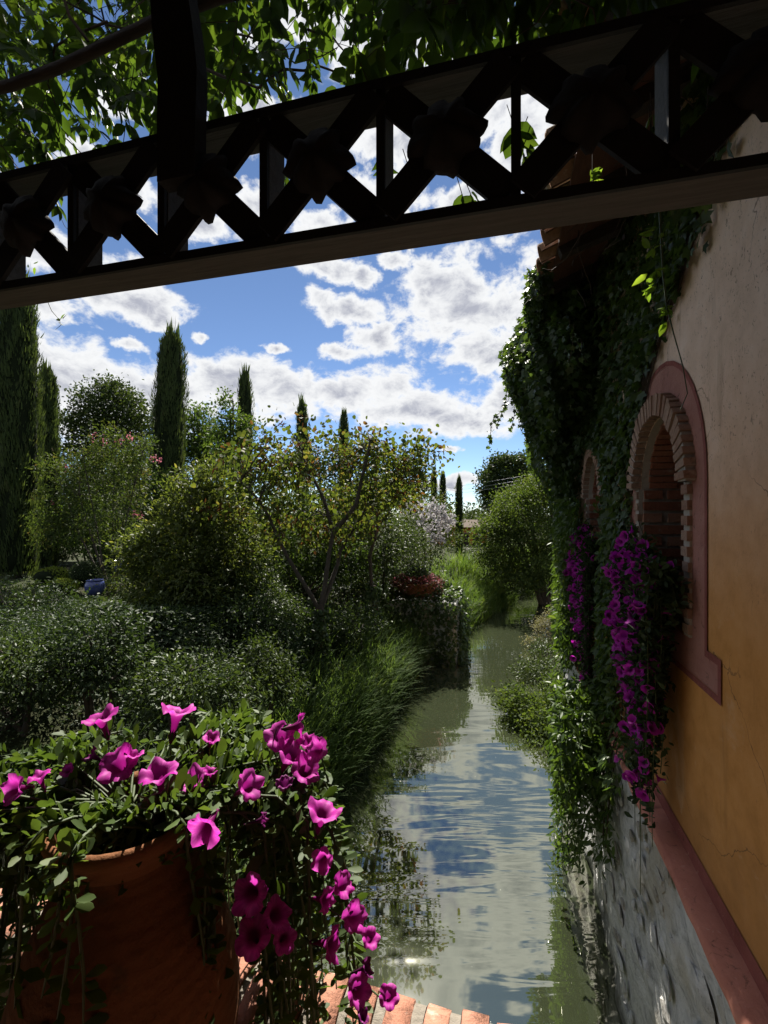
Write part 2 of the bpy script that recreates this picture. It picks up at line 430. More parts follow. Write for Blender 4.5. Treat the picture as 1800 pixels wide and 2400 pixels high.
def painted(name, ca, cb, wear=(.45, .3, .22)):
    m, n_ = newmat(name); b = NB(n_); g = b.geo(); pos = g.outputs['Position']
    n1 = b.noise(pos, 7, 6, .65); n2 = b.noise(pos, 55, 5, .65); n3 = b.noise(pos, 22, 6, .7, 1.0)
    c = b.ramp(n1, [(.3, ca), (.7, cb)])
    c = b.mix(b.math('MULTIPLY', b.sstep(n3, .60, .72), .55), c, wear)
    c = b.mix(b.math('MULTIPLY', b.sstep(n3, .42, .30), .7), c, (.05, .035, .028))
    b.out(b.principled(c, .88, .15, b.bump(b.math('ADD', n2, n3), .5, .01))); return m
M_BAND = painted('faded_red_paint', (.29, .13, .105), (.37, .185, .15))
M_BORDER = painted('dark_red_paint', (.19, .06, .05), (.26, .09, .075))
M_LEDGE = painted('worn_red_ledge', (.38, .145, .105), (.50, .215, .155), (.60, .40, .32))

def brick_mat(name, stops, mort=False):
    m, n_ = newmat(name); b = NB(n_); g = b.geo(); pos = g.outputs['Position']
    oi = b.n('ShaderNodeObjectInfo').outputs['Random']
    c = b.ramp(oi, stops); n1 = b.noise(pos, 60, 6, .7); n2 = b.noise(pos, 18, 4, .6)
    c = b.mix(b.math('MULTIPLY', b.sstep(n1, .5, .7), .5), c, (.08, .05, .04))
    c = b.mix(b.math('MULTIPLY', b.sstep(n2, .58, .75), .5), c, (.5, .44, .38))
    b.out(b.principled(c, .9, .12, b.bump(n1, .7, .012))); return m
M_BRICK = brick_mat('old_brick', [(0, (.20, .075, .045)), (.35, (.28, .11, .065)), (.7, (.33, .17, .11)), (1, (.24, .10, .07))])
M_TANBRICK = brick_mat('weathered_brick', [(0, (.26, .17, .125)), (.5, (.32, .215, .16)), (1, (.24, .14, .10))])
M_COPING = brick_mat('coping_brick', [(0, (.33, .15, .10)), (.5, (.38, .19, .13)), (1, (.30, .14, .10))])
M_MORTAR = plain_mat('lime_mortar', (.42, .38, .33), .95, .1, .3, 45, .6)
M_MORTAR2 = plain_mat('dirty_mortar', (.26, .23, .19), .95, .1, .45, 60, .9)
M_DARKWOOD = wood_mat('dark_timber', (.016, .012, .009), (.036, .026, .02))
M_SOFFIT = wood_mat('soffit_boards', (.06, .028, .018), (.10, .05, .032), (12, 2, 12))
M_TILE = brick_mat('mossy_roof_tile', [(0, (.22, .13, .085)), (.5, (.28, .17, .11)), (1, (.20, .16, .09))])
# rubble wall: stones smeared over with lime wash
m, n_ = newmat('limewashed_rubble'); b = NB(n_); g = b.geo(); pos = g.outputs['Position']
mpv = b.n('ShaderNodeMapping', {'Vector': pos, 'Scale': (1, 1.4, 2.4)}).outputs[0]
v1 = b.n('ShaderNodeTexVoronoi', {'Vector': mpv, 'Scale': 5.5, 'Randomness': 1.0}, feature='DISTANCE_TO_EDGE').outputs['Distance']
n1 = b.noise(mpv, 6, 8, .7, .8); n2 = b.noise(pos, 50, 6, .7)
c = b.ramp(n1, [(.25, (.10, .10, .095)), (.40, (.40, .405, .40)), (.54, (.58, .58, .57)), (.8, (.70, .70, .68))])
big = b.noise(pos, 1.6, 4, .6)
c = b.mix(b.math('MULTIPLY', b.sstep(big, .5, .68), .55), c, (.30, .25, .15))
c = b.mix(b.math('MULTIPLY', b.sstep(n2, .58, .7), .6), c, (.09, .09, .08))
# tide stain just above the water
zz = b.n('ShaderNodeSeparateXYZ', {0: pos}).outputs[2]
c = b.mix(b.math('MULTIPLY', b.sstep(b.math('ADD', zz, b.math('MULTIPLY', n1, .3)), .42, .15), .7), c, (.06, .065, .045))
hh = b.math('ADD', b.math('MULTIPLY', n1, .9), b.math('MULTIPLY', n2, .4))
b.out(b.principled(c, .92, .15, b.bump(hh, .8, .03))); M_RUBBLE = m
M_STONE = brick_mat('field_stone', [(0, (.26, .24, .20)), (.5, (.40, .39, .36)), (.85, (.52, .51, .48)), (1, (.15, .12, .08))])

# ------------------------------------------------------------------ the canal-side house
house = thing('canal_house', 'ochre plastered house on a stone base rising from the canal', 'house', (2.5, 3, 0))
ZT = ZE + 1.95
WINS = [2.82, 4.72]; RI = .385; ZSP = ZE + .14; ZSILL = ZE - .57
NA = 18
def arch_pts(yc, r, n=NA): return [(yc - r * math.cos(math.pi * k / n), ZSP + r * math.sin(math.pi * k / n)) for k in range(n + 1)]
mb = MB(); XB = 1.22
def wq(y0, z0, y1, z1, x=XW): mb.add([(x, y0, z0), (x, y1, z0), (x, y1, z1), (x, y0, z1)], [(0, 3, 2, 1)])
ys = [-3.0]
for yc in WINS: ys += [yc - RI, yc + RI]
ys.append(YE)
for i in range(0, len(ys), 2): wq(ys[i], ZL - .05, ys[i + 1], ZT)
for yc in WINS:
    wq(yc - RI, ZL - .05, yc + RI, ZSILL)
    ap = arch_pts(yc, RI)
    for (ya, za), (yb, zb) in zip(ap[:-1], ap[1:]):
        mb.add([(XW, ya, za), (XW, yb, zb), (XW, yb, ZT), (XW, ya, ZT)], [(0, 3, 2, 1)])
        mb.add([(XW, ya, za), (XW, yb, zb), (XB, yb, zb), (XB, ya, za)], [(0, 1, 2, 3)])
    for y in (yc - RI, yc + RI): mb.add([(XW, y, ZSILL), (XB, y, ZSILL), (XB, y, ZSP), (XW, y, ZSP)], [(0, 1, 2, 3)])
    mb.add([(XW, yc - RI, ZSILL), (XW, yc + RI, ZSILL), (XB, yc + RI, ZSILL), (XB, yc - RI, ZSILL)], [(0, 1, 2, 3)])
mb.add([(XW, YE, ZL - .05), (5, YE, ZL - .05), (5, YE, ZT), (XW, YE, ZT)], [(0, 1, 2, 3)])
mb.box((3.2, 2.4, (ZL + ZT) / 2), (3.6, 10.6, ZT - ZL))
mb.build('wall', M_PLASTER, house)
# rubble base with uneven face
ysg = np.arange(-3, YE + .01, .06); zsg = np.arange(-.6, ZL - .02, .06)
YY, ZZ = np.meshgrid(ysg, zsg)
XX = XS - .018 * (np.sin(YY * 5.1 + ZZ * 3) * np.sin(ZZ * 7.3 - YY * 2.2) + .6 * np.sin(YY * 13 + 4 * np.sin(ZZ * 5))) - .01 * rng.random(YY.shape) + .02
V = np.stack([XX, YY, ZZ], -1).reshape(-1, 3); nyg = len(ysg)
i0 = (np.arange(len(zsg) - 1)[:, None] * nyg + np.arange(nyg - 1)[None]).ravel()
base_o = link('stone_base', np_mesh('stone_base', V, [np.stack([i0, i0 + nyg, i0 + nyg + 1, i0 + 1], -1)]), house, M_RUBBLE)
# single field stones proud of the lime wash
def stone_mesh(j):
    r = random.Random(j); vs = []; n = 8
    for ring, (rr, xx) in enumerate([(1.0, 0.0), (.82, -.7), (.35, -1.0)]):
        for k in range(n):
            th = 2 * math.pi * k / n; q = rr * (1 + .55 * (r.random() - .5))
            vs.append((xx * (1 + .2 * (r.random() - .5)), q * math.cos(th), q * math.sin(th)))
    fs = [(i * n + k, (i + 1) * n + k, (i + 1) * n + (k + 1) % n, i * n + (k + 1) % n) for i in range(2) for k in range(n)] + [tuple(2 * n + k for k in range(n))]
    mb = MB(); mb.add(vs, fs); me = mb.mesh('stone', False); me.materials.append(M_STONE if j % 3 == 0 else M_RUBBLE); return me
SM = [stone_mesh(j) for j in range(8)]
rs = random.Random(5); spots = []
while len(spots) < 150:
    y = rs.uniform(.9, 4.3); z = rs.uniform(.05, 1.68); ry = .04 + .11 * rs.random() ** 2; rz = ry * rs.uniform(.35, .9)
    if all(abs(y - q[0]) > (ry + q[2]) * .95 or abs(z - q[1]) > (rz + q[3]) * .95 for q in spots) and z + rz < 1.74:
        spots.append((y, z, ry, rz))
    elif rs.random() < .0005: break
for q in spots:
    M = Matrix.Translation((XS + .008, q[0], q[1])) @ Matrix.Rotation(rs.uniform(-.25, .25), 4, 'X') @ Matrix.Diagonal((.016, q[2], q[3], 1))
    place('stone', SM[rs.randrange(8)], base_o, M)
# ledge: worn red coping over the stone base, and the red dado strip above it
mb = MB(); L_y = np.arange(-3, YE + .01, .12); rr = random.Random(9)
prof = [(XS - .03, -.055), (XS - .036, -.02), (XS - .022, 0.0), (XS + .05, .006), (XW + .0, .010)]
vs = []; 
for y in L_y:
    for (x, z) in prof: vs.append((x + rr.uniform(-.006, .006) * (x < XW - .01), y, ZL + z + rr.uniform(-.004, .004)))
npf = len(prof)
mb.add(vs, [(i * npf + k, i * npf + k + 1, (i + 1) * npf + k + 1, (i + 1) * npf + k) for i in range(len(L_y) - 1) for k in range(npf - 1)])
mb.build('ledge', M_LEDGE, house, True)
mb = MB(); mb.add([(XW - .004, -3, ZL), (XW - .004, YE, ZL), (XW - .004, YE, ZL + .085), (XW - .004, -3, ZL + .085)], [(0, 3, 2, 1)])
mb.build('painted_dado', M_BORDER, house)
# windows
def outline(yc, off, foot):
    """painted surround: up from the sill block, round the arch"""
    r = RI + off; return [(yc - r * math.cos(math.pi * k / NA), ZSP + .02 + (r + .03) * math.sin(math.pi * k / NA)) for k in range(NA + 1)]
BRS = {}
def brick_at(par, mat, key, c, d, rot=0.0, axis='X', jit=.004):
    k = (key, mat.name)
    if k not in BRS:
        ms = []
        for j in range(4):
            r = random.Random(j * 7 + len(BRS)); mb = MB(); mb.box((0, 0, 0), (1, 1, 1))
            mb.v = [tuple(q * (1 + .10 * (r.random() - .5)) for q in v) for v in mb.v]
            me = mb.mesh('brick'); me.materials.append(mat); ms.append(me)
        BRS[k] = ms
    M = Matrix.Translation(Vector(c) + Vector((random.uniform(-jit, jit), random.uniform(-jit, jit) * .5, random.uniform(-jit, jit) * .5))) @ Matrix.Rotation(rot, 4, axis) @ Matrix.Diagonal((*d, 1))
    return place('brick', BRS[k][random.randrange(4)], par, M)
for wi, yc in enumerate(WINS):
    x3 = XW - .004
    inner = outline(yc, .0, 0); outer = outline(yc, .20, 0); brd = outline(yc, .225, 0)
    zs = ZE - .58; zb = ZE - .76; ye = .74
    mb = MB()
    def strip(a, c_, x):
        vs = [(x, *p) for p in a] + [(x, *p) for p in c_]; n = len(a)
        mb.add(vs, [(i, i + 1, n + i + 1, n + i) for i in range(n - 1)])
    def rect(y0, z0, y1, z1, x): mb.add([(x, y0, z0), (x, y1, z0), (x, y1, z1), (x, y0, z1)], [(0, 3, 2, 1)])
    strip(inner, outer, x3)
    for sgn in (-1, 1):
        a, c_ = sorted((yc + sgn * RI, yc + sgn * (RI + .20))); rect(a, zs, c_, ZSP + .02, x3)
    rect(yc - ye + .03, zb + .03, yc + ye - .03, zs, x3)
    win = mb.build('window', M_BAND, house)
    mb = MB(); x4 = XW - .006
    strip(outer, brd, x4)
    for sgn in (-1, 1):
        a, c_ = sorted((yc + sgn * (RI + .20), yc + sgn * (RI + .225))); rect(a, zs - .03, c_, ZSP + .02, x4)
        a, c_ = sorted((yc + sgn * (RI + .225), yc + sgn * ye)); rect(a, zs - .03, c_, zs, x4)
        a, c_ = sorted((yc + sgn * (ye - .03), yc + sgn * ye)); rect(a, zb + .03, c_, zs - .03, x4)
    rect(yc - ye, zb, yc + ye, zb + .03, x4)
    mb.build('painted_border', M_BORDER, win)
    # brick arch hood standing proud of the wall
    nv = 27; RO = RI + .110
    mb = MB(); ap = [(math.cos(math.pi * k / 36), math.sin(math.pi * k / 36)) for k in range(37)]
    for x0, x1, ra, rb in ((XW - .044, XW - .001, RI + .006, RO - .008),):
        vs = []
        for (cc, s_) in ap:
            for (x, r) in ((x0, ra), (x0, rb), (x1, rb), (x1, ra)): vs.append((x, yc - r * cc, ZSP + r * s_))
        mb.add(vs, [(i * 4 + k, i * 4 + (k + 1) % 4, (i + 1) * 4 + (k + 1) % 4, (i + 1) * 4 + k) for i in range(36) for k in range(4)])
    vs = []
    for (cc, s_) in ap:
        for x in (XW - .001, XB): vs.append((x, yc - (RI - .012) * cc, ZSP + (RI - .012) * s_))
    mb.add(vs, [(2 * i, 2 * i + 1, 2 * i + 3, 2 * i + 2) for i in range(36)])
    for sgn in (-1, 1):
        mb.box((XW + .19, yc + sgn * (RI - .004), (ZSILL + ZSP) / 2), (.36, .018, ZSP - ZSILL))
        mb.box((XW - .004, yc + sgn * (RI + .028), (ZSILL + ZSP) / 2), (.022, .07, ZSP - ZSILL))
    mb.build('mortar', M_MORTAR, win)
    for kx in range(nv):
        th = math.pi * (kx + .5) / nv; rm = (RI + RO) / 2
        brick_at(win, M_TANBRICK, 'v', (XW - .008, yc - rm * math.cos(th), ZSP + rm * math.sin(th)), (.092, math.pi * rm / nv * .66, .113), math.pi / 2 - th, 'X')
        for (xq, dq) in ((.115, .15), (.275, .16)):
            brick_at(win, M_BRICK, 'w', (XW + xq, yc - (RI - .005) * math.cos(th), ZSP + (RI - .005) * math.sin(th)), (dq, math.pi * RI / nv * .76, .05), math.pi / 2 - th, 'X')
    nc = 10; ch = (ZSP - ZSILL) / nc
    for sgn in (-1, 1):
        for kz in range(nc):
            z = ZSILL + (kz + .5) * ch
            brick_at(win, M_TANBRICK, 'q', (XW - .008, yc + sgn * (RI + .030), z), (.035, .070 + .006 * (kz % 2), ch * .62))
            cut = .12 if kz % 2 else .24
            brick_at(win, M_BRICK, 'r', (XW + cut / 2, yc + sgn * (RI - .014), z), (cut - .02, .03, ch * .74))
            brick_at(win, M_BRICK, 'r', (XW + (cut + .38) / 2 + .01, yc + sgn * (RI - .014), z), (.38 - cut - .02, .03, ch * .74))
    mb = MB(); mb.box((XB - .02, yc, (ZSILL + ZSP + RI) / 2), (.03, RI * 2 - .02, ZSP + RI - ZSILL)); mb.build('shutter', M_DARKWOOD, win)
# eaves: sloping soffit, rafter tails, tiles
roof = None
EX, EZ = .34, ZE + 1.78
mb = MB(); Y0 = .95
sl = (ZT + .02 - EZ) / (XW - EX)
mb.add([(EX, Y0, EZ), (EX, YE + .3, EZ), (3.2, YE + .3, EZ + sl * (3.2 - EX)), (3.2, Y0, EZ + sl * (3.2 - EX)),
        (EX, Y0, EZ + .03), (EX, YE + .3, EZ + .03), (3.2, YE + .3, EZ + .03 + sl * (3.2 - EX)), (3.2, Y0, EZ + .03 + sl * (3.2 - EX))],
       [(0, 1, 2, 3), (7, 6, 5, 4), (0, 4, 5, 1), (1, 5, 6, 2), (2, 6, 7, 3), (3, 7, 4, 0)])
roof = mb.build('roof', M_SOFFIT, house)
rt = MB(); ang = math.atan(sl)
rt.box((0, 0, 0), (.58, .075, .095)); rt.v = [(v[0], v[1], v[2] + (.035 if v[0] < 0 and v[2] < 0 else 0)) for v in rt.v]
rme = rt.mesh('rafter'); rme.materials.append(M_DARKWOOD)
y = 1.25
while y < YE:
    place('rafter', rme, roof, Matrix.Translation((EX + .29, y, EZ + sl * .29 - .05)) @ Matrix.Rotation(-ang, 4, 'Y')); y += .52
tm = MB(); seg = 6; vs = []
for x in (-.06, .34):
    for rr_ in (.085, .068):
        for k in range(seg + 1):
            th = math.pi * k / seg; vs.append((x, rr_ * math.cos(th), rr_ * math.sin(th)))
n = seg + 1
tm.add(vs, [(k, k + 1, 2 * n + k + 1, 2 * n + k) for k in range(seg)] + [(n + k + 1, n + k, 3 * n + k, 3 * n + k + 1) for k in range(seg)] + [(k, n + k, n + k + 1, k + 1) for k in range(seg)])
tme = tm.mesh('roof_tile', True); tme.materials.append(M_TILE)
for row in range(3):
    y = Y0 + .08
    while y < YE + .25:
        x = EX - .05 + row * .32
        place('roof_tile', tme, roof, Matrix.Translation((x + random.uniform(-.03, .02), y + random.uniform(-.01, .01), EZ + .035 + row * .025 + sl * (x - EX))) @ Matrix.Rotation(-ang + random.uniform(-.04, .04), 4, 'Y') @ Matrix.Rotation(random.uniform(-.1, .1), 4, 'Z'))
        y += .195

# ------------------------------------------------------------------ covered bridge: lattice frieze, post, pole, roof, parapet
M_IRON = plain_mat('shaded_timber', (.012, .011, .010), .8, .25, .3, 40, .3)  # near faces of the frieze: their shade put into the colour
M_GREYWOOD = wood_mat('lit_grey_timber', (.055, .052, .049), (.10, .095, .09), (1.5, 20, 20))  # undersides and sides: reflected light put into a paler colour
YN, YF = 1.0, 1.09
ZLO, ZHI = ZE + .634, ZE + .945
SP = .2905; X0 = -.2701
lat = thing('lattice_frieze', 'dark lattice frieze with rosettes spanning the canal above the parapet', 'lattice', (0, YN, ZLO))
xa, xb = -2.6, XW - .01
for nm, z in (('lower_rail', ZLO), ('upper_rail', ZHI)):
    mb = MB(); mb.box(((xa + xb) / 2, (YN + YF) / 2, z + .008), (xb - xa, YF - YN, .016)); mb.build(nm, M_GREYWOOD, lat)
    mb = MB(); mb.box(((xa + xb) / 2, YN - .006, z + .010), (xb - xa, .010, .022)); mb.build('fascia', M_IRON, lat)  # dark strip for the shade on the rail's near edge
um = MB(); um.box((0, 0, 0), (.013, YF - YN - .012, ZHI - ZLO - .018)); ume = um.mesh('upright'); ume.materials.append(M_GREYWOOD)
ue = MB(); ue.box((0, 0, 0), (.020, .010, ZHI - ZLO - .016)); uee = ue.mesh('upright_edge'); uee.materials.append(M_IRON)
HL = (ZHI - ZLO - .016)
zc = (ZLO + .016 + ZHI) / 2
am = MB(); Ld = math.hypot(SP, HL); am.box((0, 0, 0), (Ld - .035, .012, .066)); ame = am.mesh('brace'); ame.materials.append(M_IRON)
# carved leaf rosette: lobed outline, domed
def rosette(j):
    r = random.Random(j); n = 40; mb = MB(); vs = [(0, -.040, 0)]
    for (f, yy) in ((.45, -.034), (.8, -.022), (1.0, -.004), (.98, .010)):
        for k in range(n):
            th = 2 * math.pi * k / n
            R0 = .058 + .020 * abs(math.cos(2 * th + .2 * j)) ** .7 + .007 * math.sin(8 * th + j) + .004 * math.sin(13 * th + 2 * j)
            vs.append((f * R0 * math.cos(th) * 1.05, yy + .006 * math.cos(4 * th), f * R0 * math.sin(th)))
    fs = [(0, 1 + (k + 1) % n, 1 + k) for k in range(n)] + [(1 + i * n + k, 1 + i * n + (k + 1) % n, 1 + (i + 1) * n + (k + 1) % n, 1 + (i + 1) * n + k) for i in range(3) for k in range(n)]
    mb.add(vs, fs); me = mb.mesh('rosette', True); me.materials.append(M_IRON); return me
RS = [rosette(j) for j in range(3)]
for k in range(-8, 4):
    x = X0 + SP * k
    if xa + .1 < x < xb - .03:
        place('upright', ume, lat, Matrix.Translation((x, (YN + YF) / 2 + .004, zc)))
        place('upright_edge', uee, lat, Matrix.Translation((x, YN - .004, zc)))
    xc = x + SP / 2
    if xa + .2 < xc < xb - .1:
        an = math.atan2(HL, SP)
        for s_, yy in ((1, YN - .014), (-1, YN + .0)):
            place('brace', ame, lat, Matrix.Translation((xc, yy + .001, zc)) @ Matrix.Rotation(-s_ * an, 4, 'Y'))
        place('rosette', RS[k % 3], lat, Matrix.Translation((xc, YN - .020, zc)) @ Matrix.Rotation(random.uniform(-.15, .15), 4, 'Y'))

mb = MB(); yp = YN - .012
prof = [(-.855, -.745, ZE + .80), (-.855, -.742, ZE + .95), (-.853, -.738, ZE + 1.05), (-.868, -.752, ZE + 1.16), (-.885, -.785, ZE + 1.35), (-.89, -.80, ZE + 1.62)]
vs = []
for (a, b_, z) in prof:
    a *= .955; b_ *= .955; vs += [(a, yp - .05, z), (b_, yp - .05, z), (b_, yp - .008, z), (a, yp - .008, z)]
mb.add(vs, [(i * 4 + k, i * 4 + (k + 1) % 4, (i + 1) * 4 + (k + 1) % 4, (i + 1) * 4 + k) for i in range(len(prof) - 1) for k in range(4)] + [(3, 2, 1, 0)])
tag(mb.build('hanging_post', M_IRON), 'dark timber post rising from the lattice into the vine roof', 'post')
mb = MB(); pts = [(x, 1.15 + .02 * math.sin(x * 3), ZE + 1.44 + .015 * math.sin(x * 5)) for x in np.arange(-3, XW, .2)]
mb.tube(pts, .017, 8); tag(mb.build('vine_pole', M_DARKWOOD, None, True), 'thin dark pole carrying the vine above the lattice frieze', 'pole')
roofp = thing('bridge_roof', 'dark boarded roof over the bridge in the top left corner', 'roof', (0, 0, ZE + 1.55))
y = -3.0; bm_ = MB(); bm_.box((0, 0, 0), (4.3, .14, .022)); bme = bm_.mesh('roof_board'); bme.materials.append(M_DARKWOOD)
while y < .95:
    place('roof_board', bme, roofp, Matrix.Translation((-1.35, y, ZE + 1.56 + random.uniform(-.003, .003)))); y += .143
# deck and parapet
M_DECK = plain_mat('bridge_paving', (.22, .15, .11), .9, .15, .4, 12, .4)
mb = MB(); mb.box((-1.4, -1.2, 1.7), (4.2, 4.4, .2)); tag(mb.build('bridge_deck', M_DECK), kind='structure')
M_BLOCKER = plain_mat('blocker_plaster', (.12, .09, .07), .95, .1, .3, 6, .3)
mb = MB(); mb.box((-.8, -1.75, 3.4), (3.3, .2, 3.2)); tag(mb.build('unseen_back_blocker', M_BLOCKER), kind='structure')  # unseen wall added behind the camera to keep sky light off the jar
mb = MB(); mb.box((-2.45, -.5, 3.4), (.2, 2.4, 3.2)); tag(mb.build('unseen_side_blocker', M_BLOCKER), kind='structure')  # unseen wall added on the left to darken the bridge interior
par = thing('brick_parapet', 'low brick parapet with rounded coping under the petunia pot', 'parapet', (-.7, 1.1, 1.0))
ZP = ZE - 1.235
mb = MB(); mb.box((-1.05, 1.09, (ZP - .05 + .9) / 2), (3.5, .16, ZP - .05 - .9)); mb.build('wall_core', M_MORTAR2, par)
vs = []; mb = MB(); 
for x in (-2.8, .70):
    for k in range(9):
        th = math.pi * k / 8; vs.append((x, 1.09 - .092 * math.cos(th), ZP - .052 + .042 * math.sin(th)))
mb.add(vs, [(k, k + 1, 10 + k, 9 + k) for k in range(8)]); mb.build('mortar_bed', M_MORTAR2, par, True)
def coping_brick(j):
    r = random.Random(j + 40); vs = []; n = 9
    for x in (-.5, -.46, .46, .5):
        q = .93 if abs(x) == .5 else 1.0
        for k in range(n):
            th = math.pi * k / (n - 1); w = 1 + .07 * (r.random() - .5)
            vs.append((x + .04 * (r.random() - .5), -.105 * q * w * math.cos(th), .058 * q * w * math.sin(th)))
    mb = MB(); mb.add(vs, [(i * n + k, i * n + k + 1, (i + 1) * n + k + 1, (i + 1) * n + k) for i in range(3) for k in range(n - 1)] + [tuple(range(n)), tuple(3 * n + k for k in range(n))[::-1]])
    me = mb.mesh('coping_brick', True); me.materials.append(M_COPING); return me
CB = [coping_brick(j) for j in range(5)]
x = -2.75
while x < .66:
    w = random.uniform(.060, .068)
    place('coping_brick', CB[random.randrange(5)], par, Matrix.Translation((x + w / 2, 1.09 + random.uniform(-.006, .006), ZP - .056 + random.uniform(-.006, .004))) @ Matrix.Rotation(random.uniform(-.08, .08), 4, 'Z') @ Matrix.Diagonal((w, 1, 1, 1)))
    x += w + random.uniform(.022, .030)

# ------------------------------------------------------------------ terracotta jar with petunias
m, n_ = newmat('terracotta'); b = NB(n_); g = b.geo(); pos = g.outputs['Position']
n1 = b.noise(pos, 6, 6, .6); n2 = b.noise(pos, 70, 5, .6)
c = b.ramp(n1, [(.3, (.125, .052, .022)), (.7, (.20, .086, .038))])
c = b.mix(b.math('MULTIPLY', b.sstep(n2, .62, .75), .5), c, (.12, .05, .025))
lime = b.sstep(b.noise(pos, 3.5, 6, .7, .8), .54, .70); c = b.mix(b.math('MULTIPLY', lime, .35), c, (.30, .24, .19))
ringh = b.math('SINE', b.math('MULTIPLY', b.n('ShaderNodeSeparateXYZ', {0: pos}).outputs[2], 260)); n3 = b.noise(pos, 14, 5, .6)
c = b.mix(b.math('MULTIPLY', b.sstep(n3, .56, .72), .6), c, (.05, .045, .025))
b.out(b.principled(c, .85, .15, b.bump(b.math('ADD', b.math('ADD', n2, b.math('MULTIPLY', ringh, .12)), n3), .45, .008))); M_TERRA = m
PX, PY = -.765, .80
ZR = ZE - .63
pot = thing('terracotta_jar', 'big round terracotta jar spilling petunias, standing on the bridge', 'pot', (PX, PY, 1.8))
mb = MB()
prof = [(.0, 0), (.13, 0), (.15, .02), (.19, .2), (.212, .40), (.222, .54), (.214, .64), (.188, .73), (.152, .81), (.124, .865), (.116, .905)]
mb.lathe(prof, (PX, PY, 1.80), 48, .004); mb.build('body', M_TERRA, pot, True)
mb = MB(); h0 = ZR - 1.8
mb.lathe([(.116, .905), (.124, .925), (.140, h0 - .022), (.150, h0 - .010), (.150, h0 + .004), (.141, h0 + .012), (.128, h0 + .004), (.121, h0 - .03), (.112, .90)], (PX, PY, 1.80), 48, .006); mb.build('rim', M_TERRA, pot, True)
mb = MB(); mb.lathe([(.121, .0), (.0, .01)], (PX, PY, ZR - .035), 24); mb.build('soil', plain_mat('potting_soil', (.03, .022, .015), .95, .05, .4, 60, .8), pot)

M_PETLEAF = leaf_mat('petunia_leaf', [(0, (.034, .062, .014)), (.5, (.055, .095, .022)), (.85, (.085, .13, .032)), (1, (.11, .145, .04))], .40, 1.7, .45, .4)
M_STEM = plain_mat('green_stem', (.055, .08, .026), .6, .3, .3, 40, .2)
M_TWIG = plain_mat('brown_twig', (.055, .040, .028), .85, .15, .4, 40, .4)
def petal_mat(name, c1, c2, dark, trans):
    m, n_ = newmat(name); b = NB(n_); tcn = b.n('ShaderNodeTexCoord').outputs['Object']
    sx = b.n('ShaderNodeSeparateXYZ', {0: tcn}).outputs
    rad = b.math('SQRT', b.math('ADD', b.math('POWER', sx[0], 2), b.math('POWER', sx[1], 2)))
    oi = b.n('ShaderNodeObjectInfo').outputs['Random']
    base = b.mix(oi, c1, c2)
    ang = b.math('ARCTAN2', sx[1], sx[0])
    vein = b.math('POWER', b.math('ABSOLUTE', b.math('COSINE', b.math('MULTIPLY', ang, 2.5))), 10.0)
    vein = b.math('MULTIPLY', vein, .45)
    thr = b.sstep(rad, .34, .12)
    fv = b.math('MULTIPLY', b.math('POWER', b.math('ABSOLUTE', b.math('COSINE', b.math('ADD', b.math('MULTIPLY', ang, 15), b.math('MULTIPLY', b.noise(tcn, 4, 2), 3)))), 4.0), .30)
    pale = b.math('MULTIPLY', b.sstep(b.noise(tcn, 2.2, 3), .45, .7), .30)
    base = b.mix(pale, base, (.80, .30, .70))
    c = b.mix(b.math('MAXIMUM', thr, b.math('MAXIMUM', vein, fv)), base, dark)
    p = b.principled(c, .55, .2)
    t = b.n('ShaderNodeBsdfTranslucent', {'Color': c}).outputs[0]
    b.out(b.n('ShaderNodeMixShader', {0: trans, 1: p, 2: t}).outputs[0]); return m
M_PETAL = petal_mat('petunia_petal', (.72, .06, .52), (.58, .025, .40), (.20, .006, .12), .5)
M_PETAL2 = petal_mat('window_petunia_petal', (.60, .02, .50), (.48, .012, .42), (.16, .004, .13), .45)
def flower_mesh(j, mat, seg=30, name='flower'):
    """unit flower: mouth radius ~0.5, trumpet down -Z to -0.85"""
    r = random.Random(j); rings = [(.05, -.85), (.065, -.6), (.10, -.35), (.17, -.15), (.30, -.02), (.42, .03), (.50, .035)]
    if seg < 20: rings = [(.06, -.75), (.12, -.32), (.30, -.03), (.5, .03)]
    vs = []; ph = r.random() * 6
    for i, (rr, z) in enumerate(rings):
        w = max(0, (rr - .2) / .3)
        for k in range(seg):
            th = 2 * math.pi * k / seg
            lob = 1 - w * .20 * (1 - abs(math.cos(2.5 * th)) ** .55) 
            ruf = w * (.05 * math.sin(7 * th + ph) + .06 * math.cos(5 * th + .8) + .06 * math.sin(2 * th + ph) + .025 * math.sin(13 * th + 2 * ph) * (i > 4)) - w * .05 * (r.random() if i > 5 else 0)
            vs.append((rr * lob * math.cos(th), rr * lob * math.sin(th), z + ruf))
    fs = [(i * seg + k, i * seg + (k + 1) % seg, (i + 1) * seg + (k + 1) % seg, (i + 1) * seg + k) for i in range(len(rings) - 1) for k in range(seg)]
    mb = MB(); mb.add(vs, fs); me = mb.mesh(name, True); me.materials.append(mat); return me
M_WILT = petal_mat('wilted_petal', (.22, .012, .16), (.16, .008, .12), (.06, .003, .04), .35)
FM = [flower_mesh(j, M_PETAL) for j in range(8)]
WILT = [flower_mesh(j + 20, M_WILT) for j in range(2)]
cx_ = MB()
for k in range(5):
    th = 2 * math.pi * k / 5; a = np.array([math.cos(th), math.sin(th), 0]); t_ = np.array([-math.sin(th), math.cos(th), 0])
    cx_.add([np.array([0, 0, -.9]), a * .10 + t_ * .05 + np.array([0, 0, -.7]), a * .17 + np.array([0, 0, -.45]), a * .10 - t_ * .05 + np.array([0, 0, -.7])], [(0, 1, 2, 3)])
CALYX = cx_.mesh('calyx'); CALYX.materials.append(M_STEM)

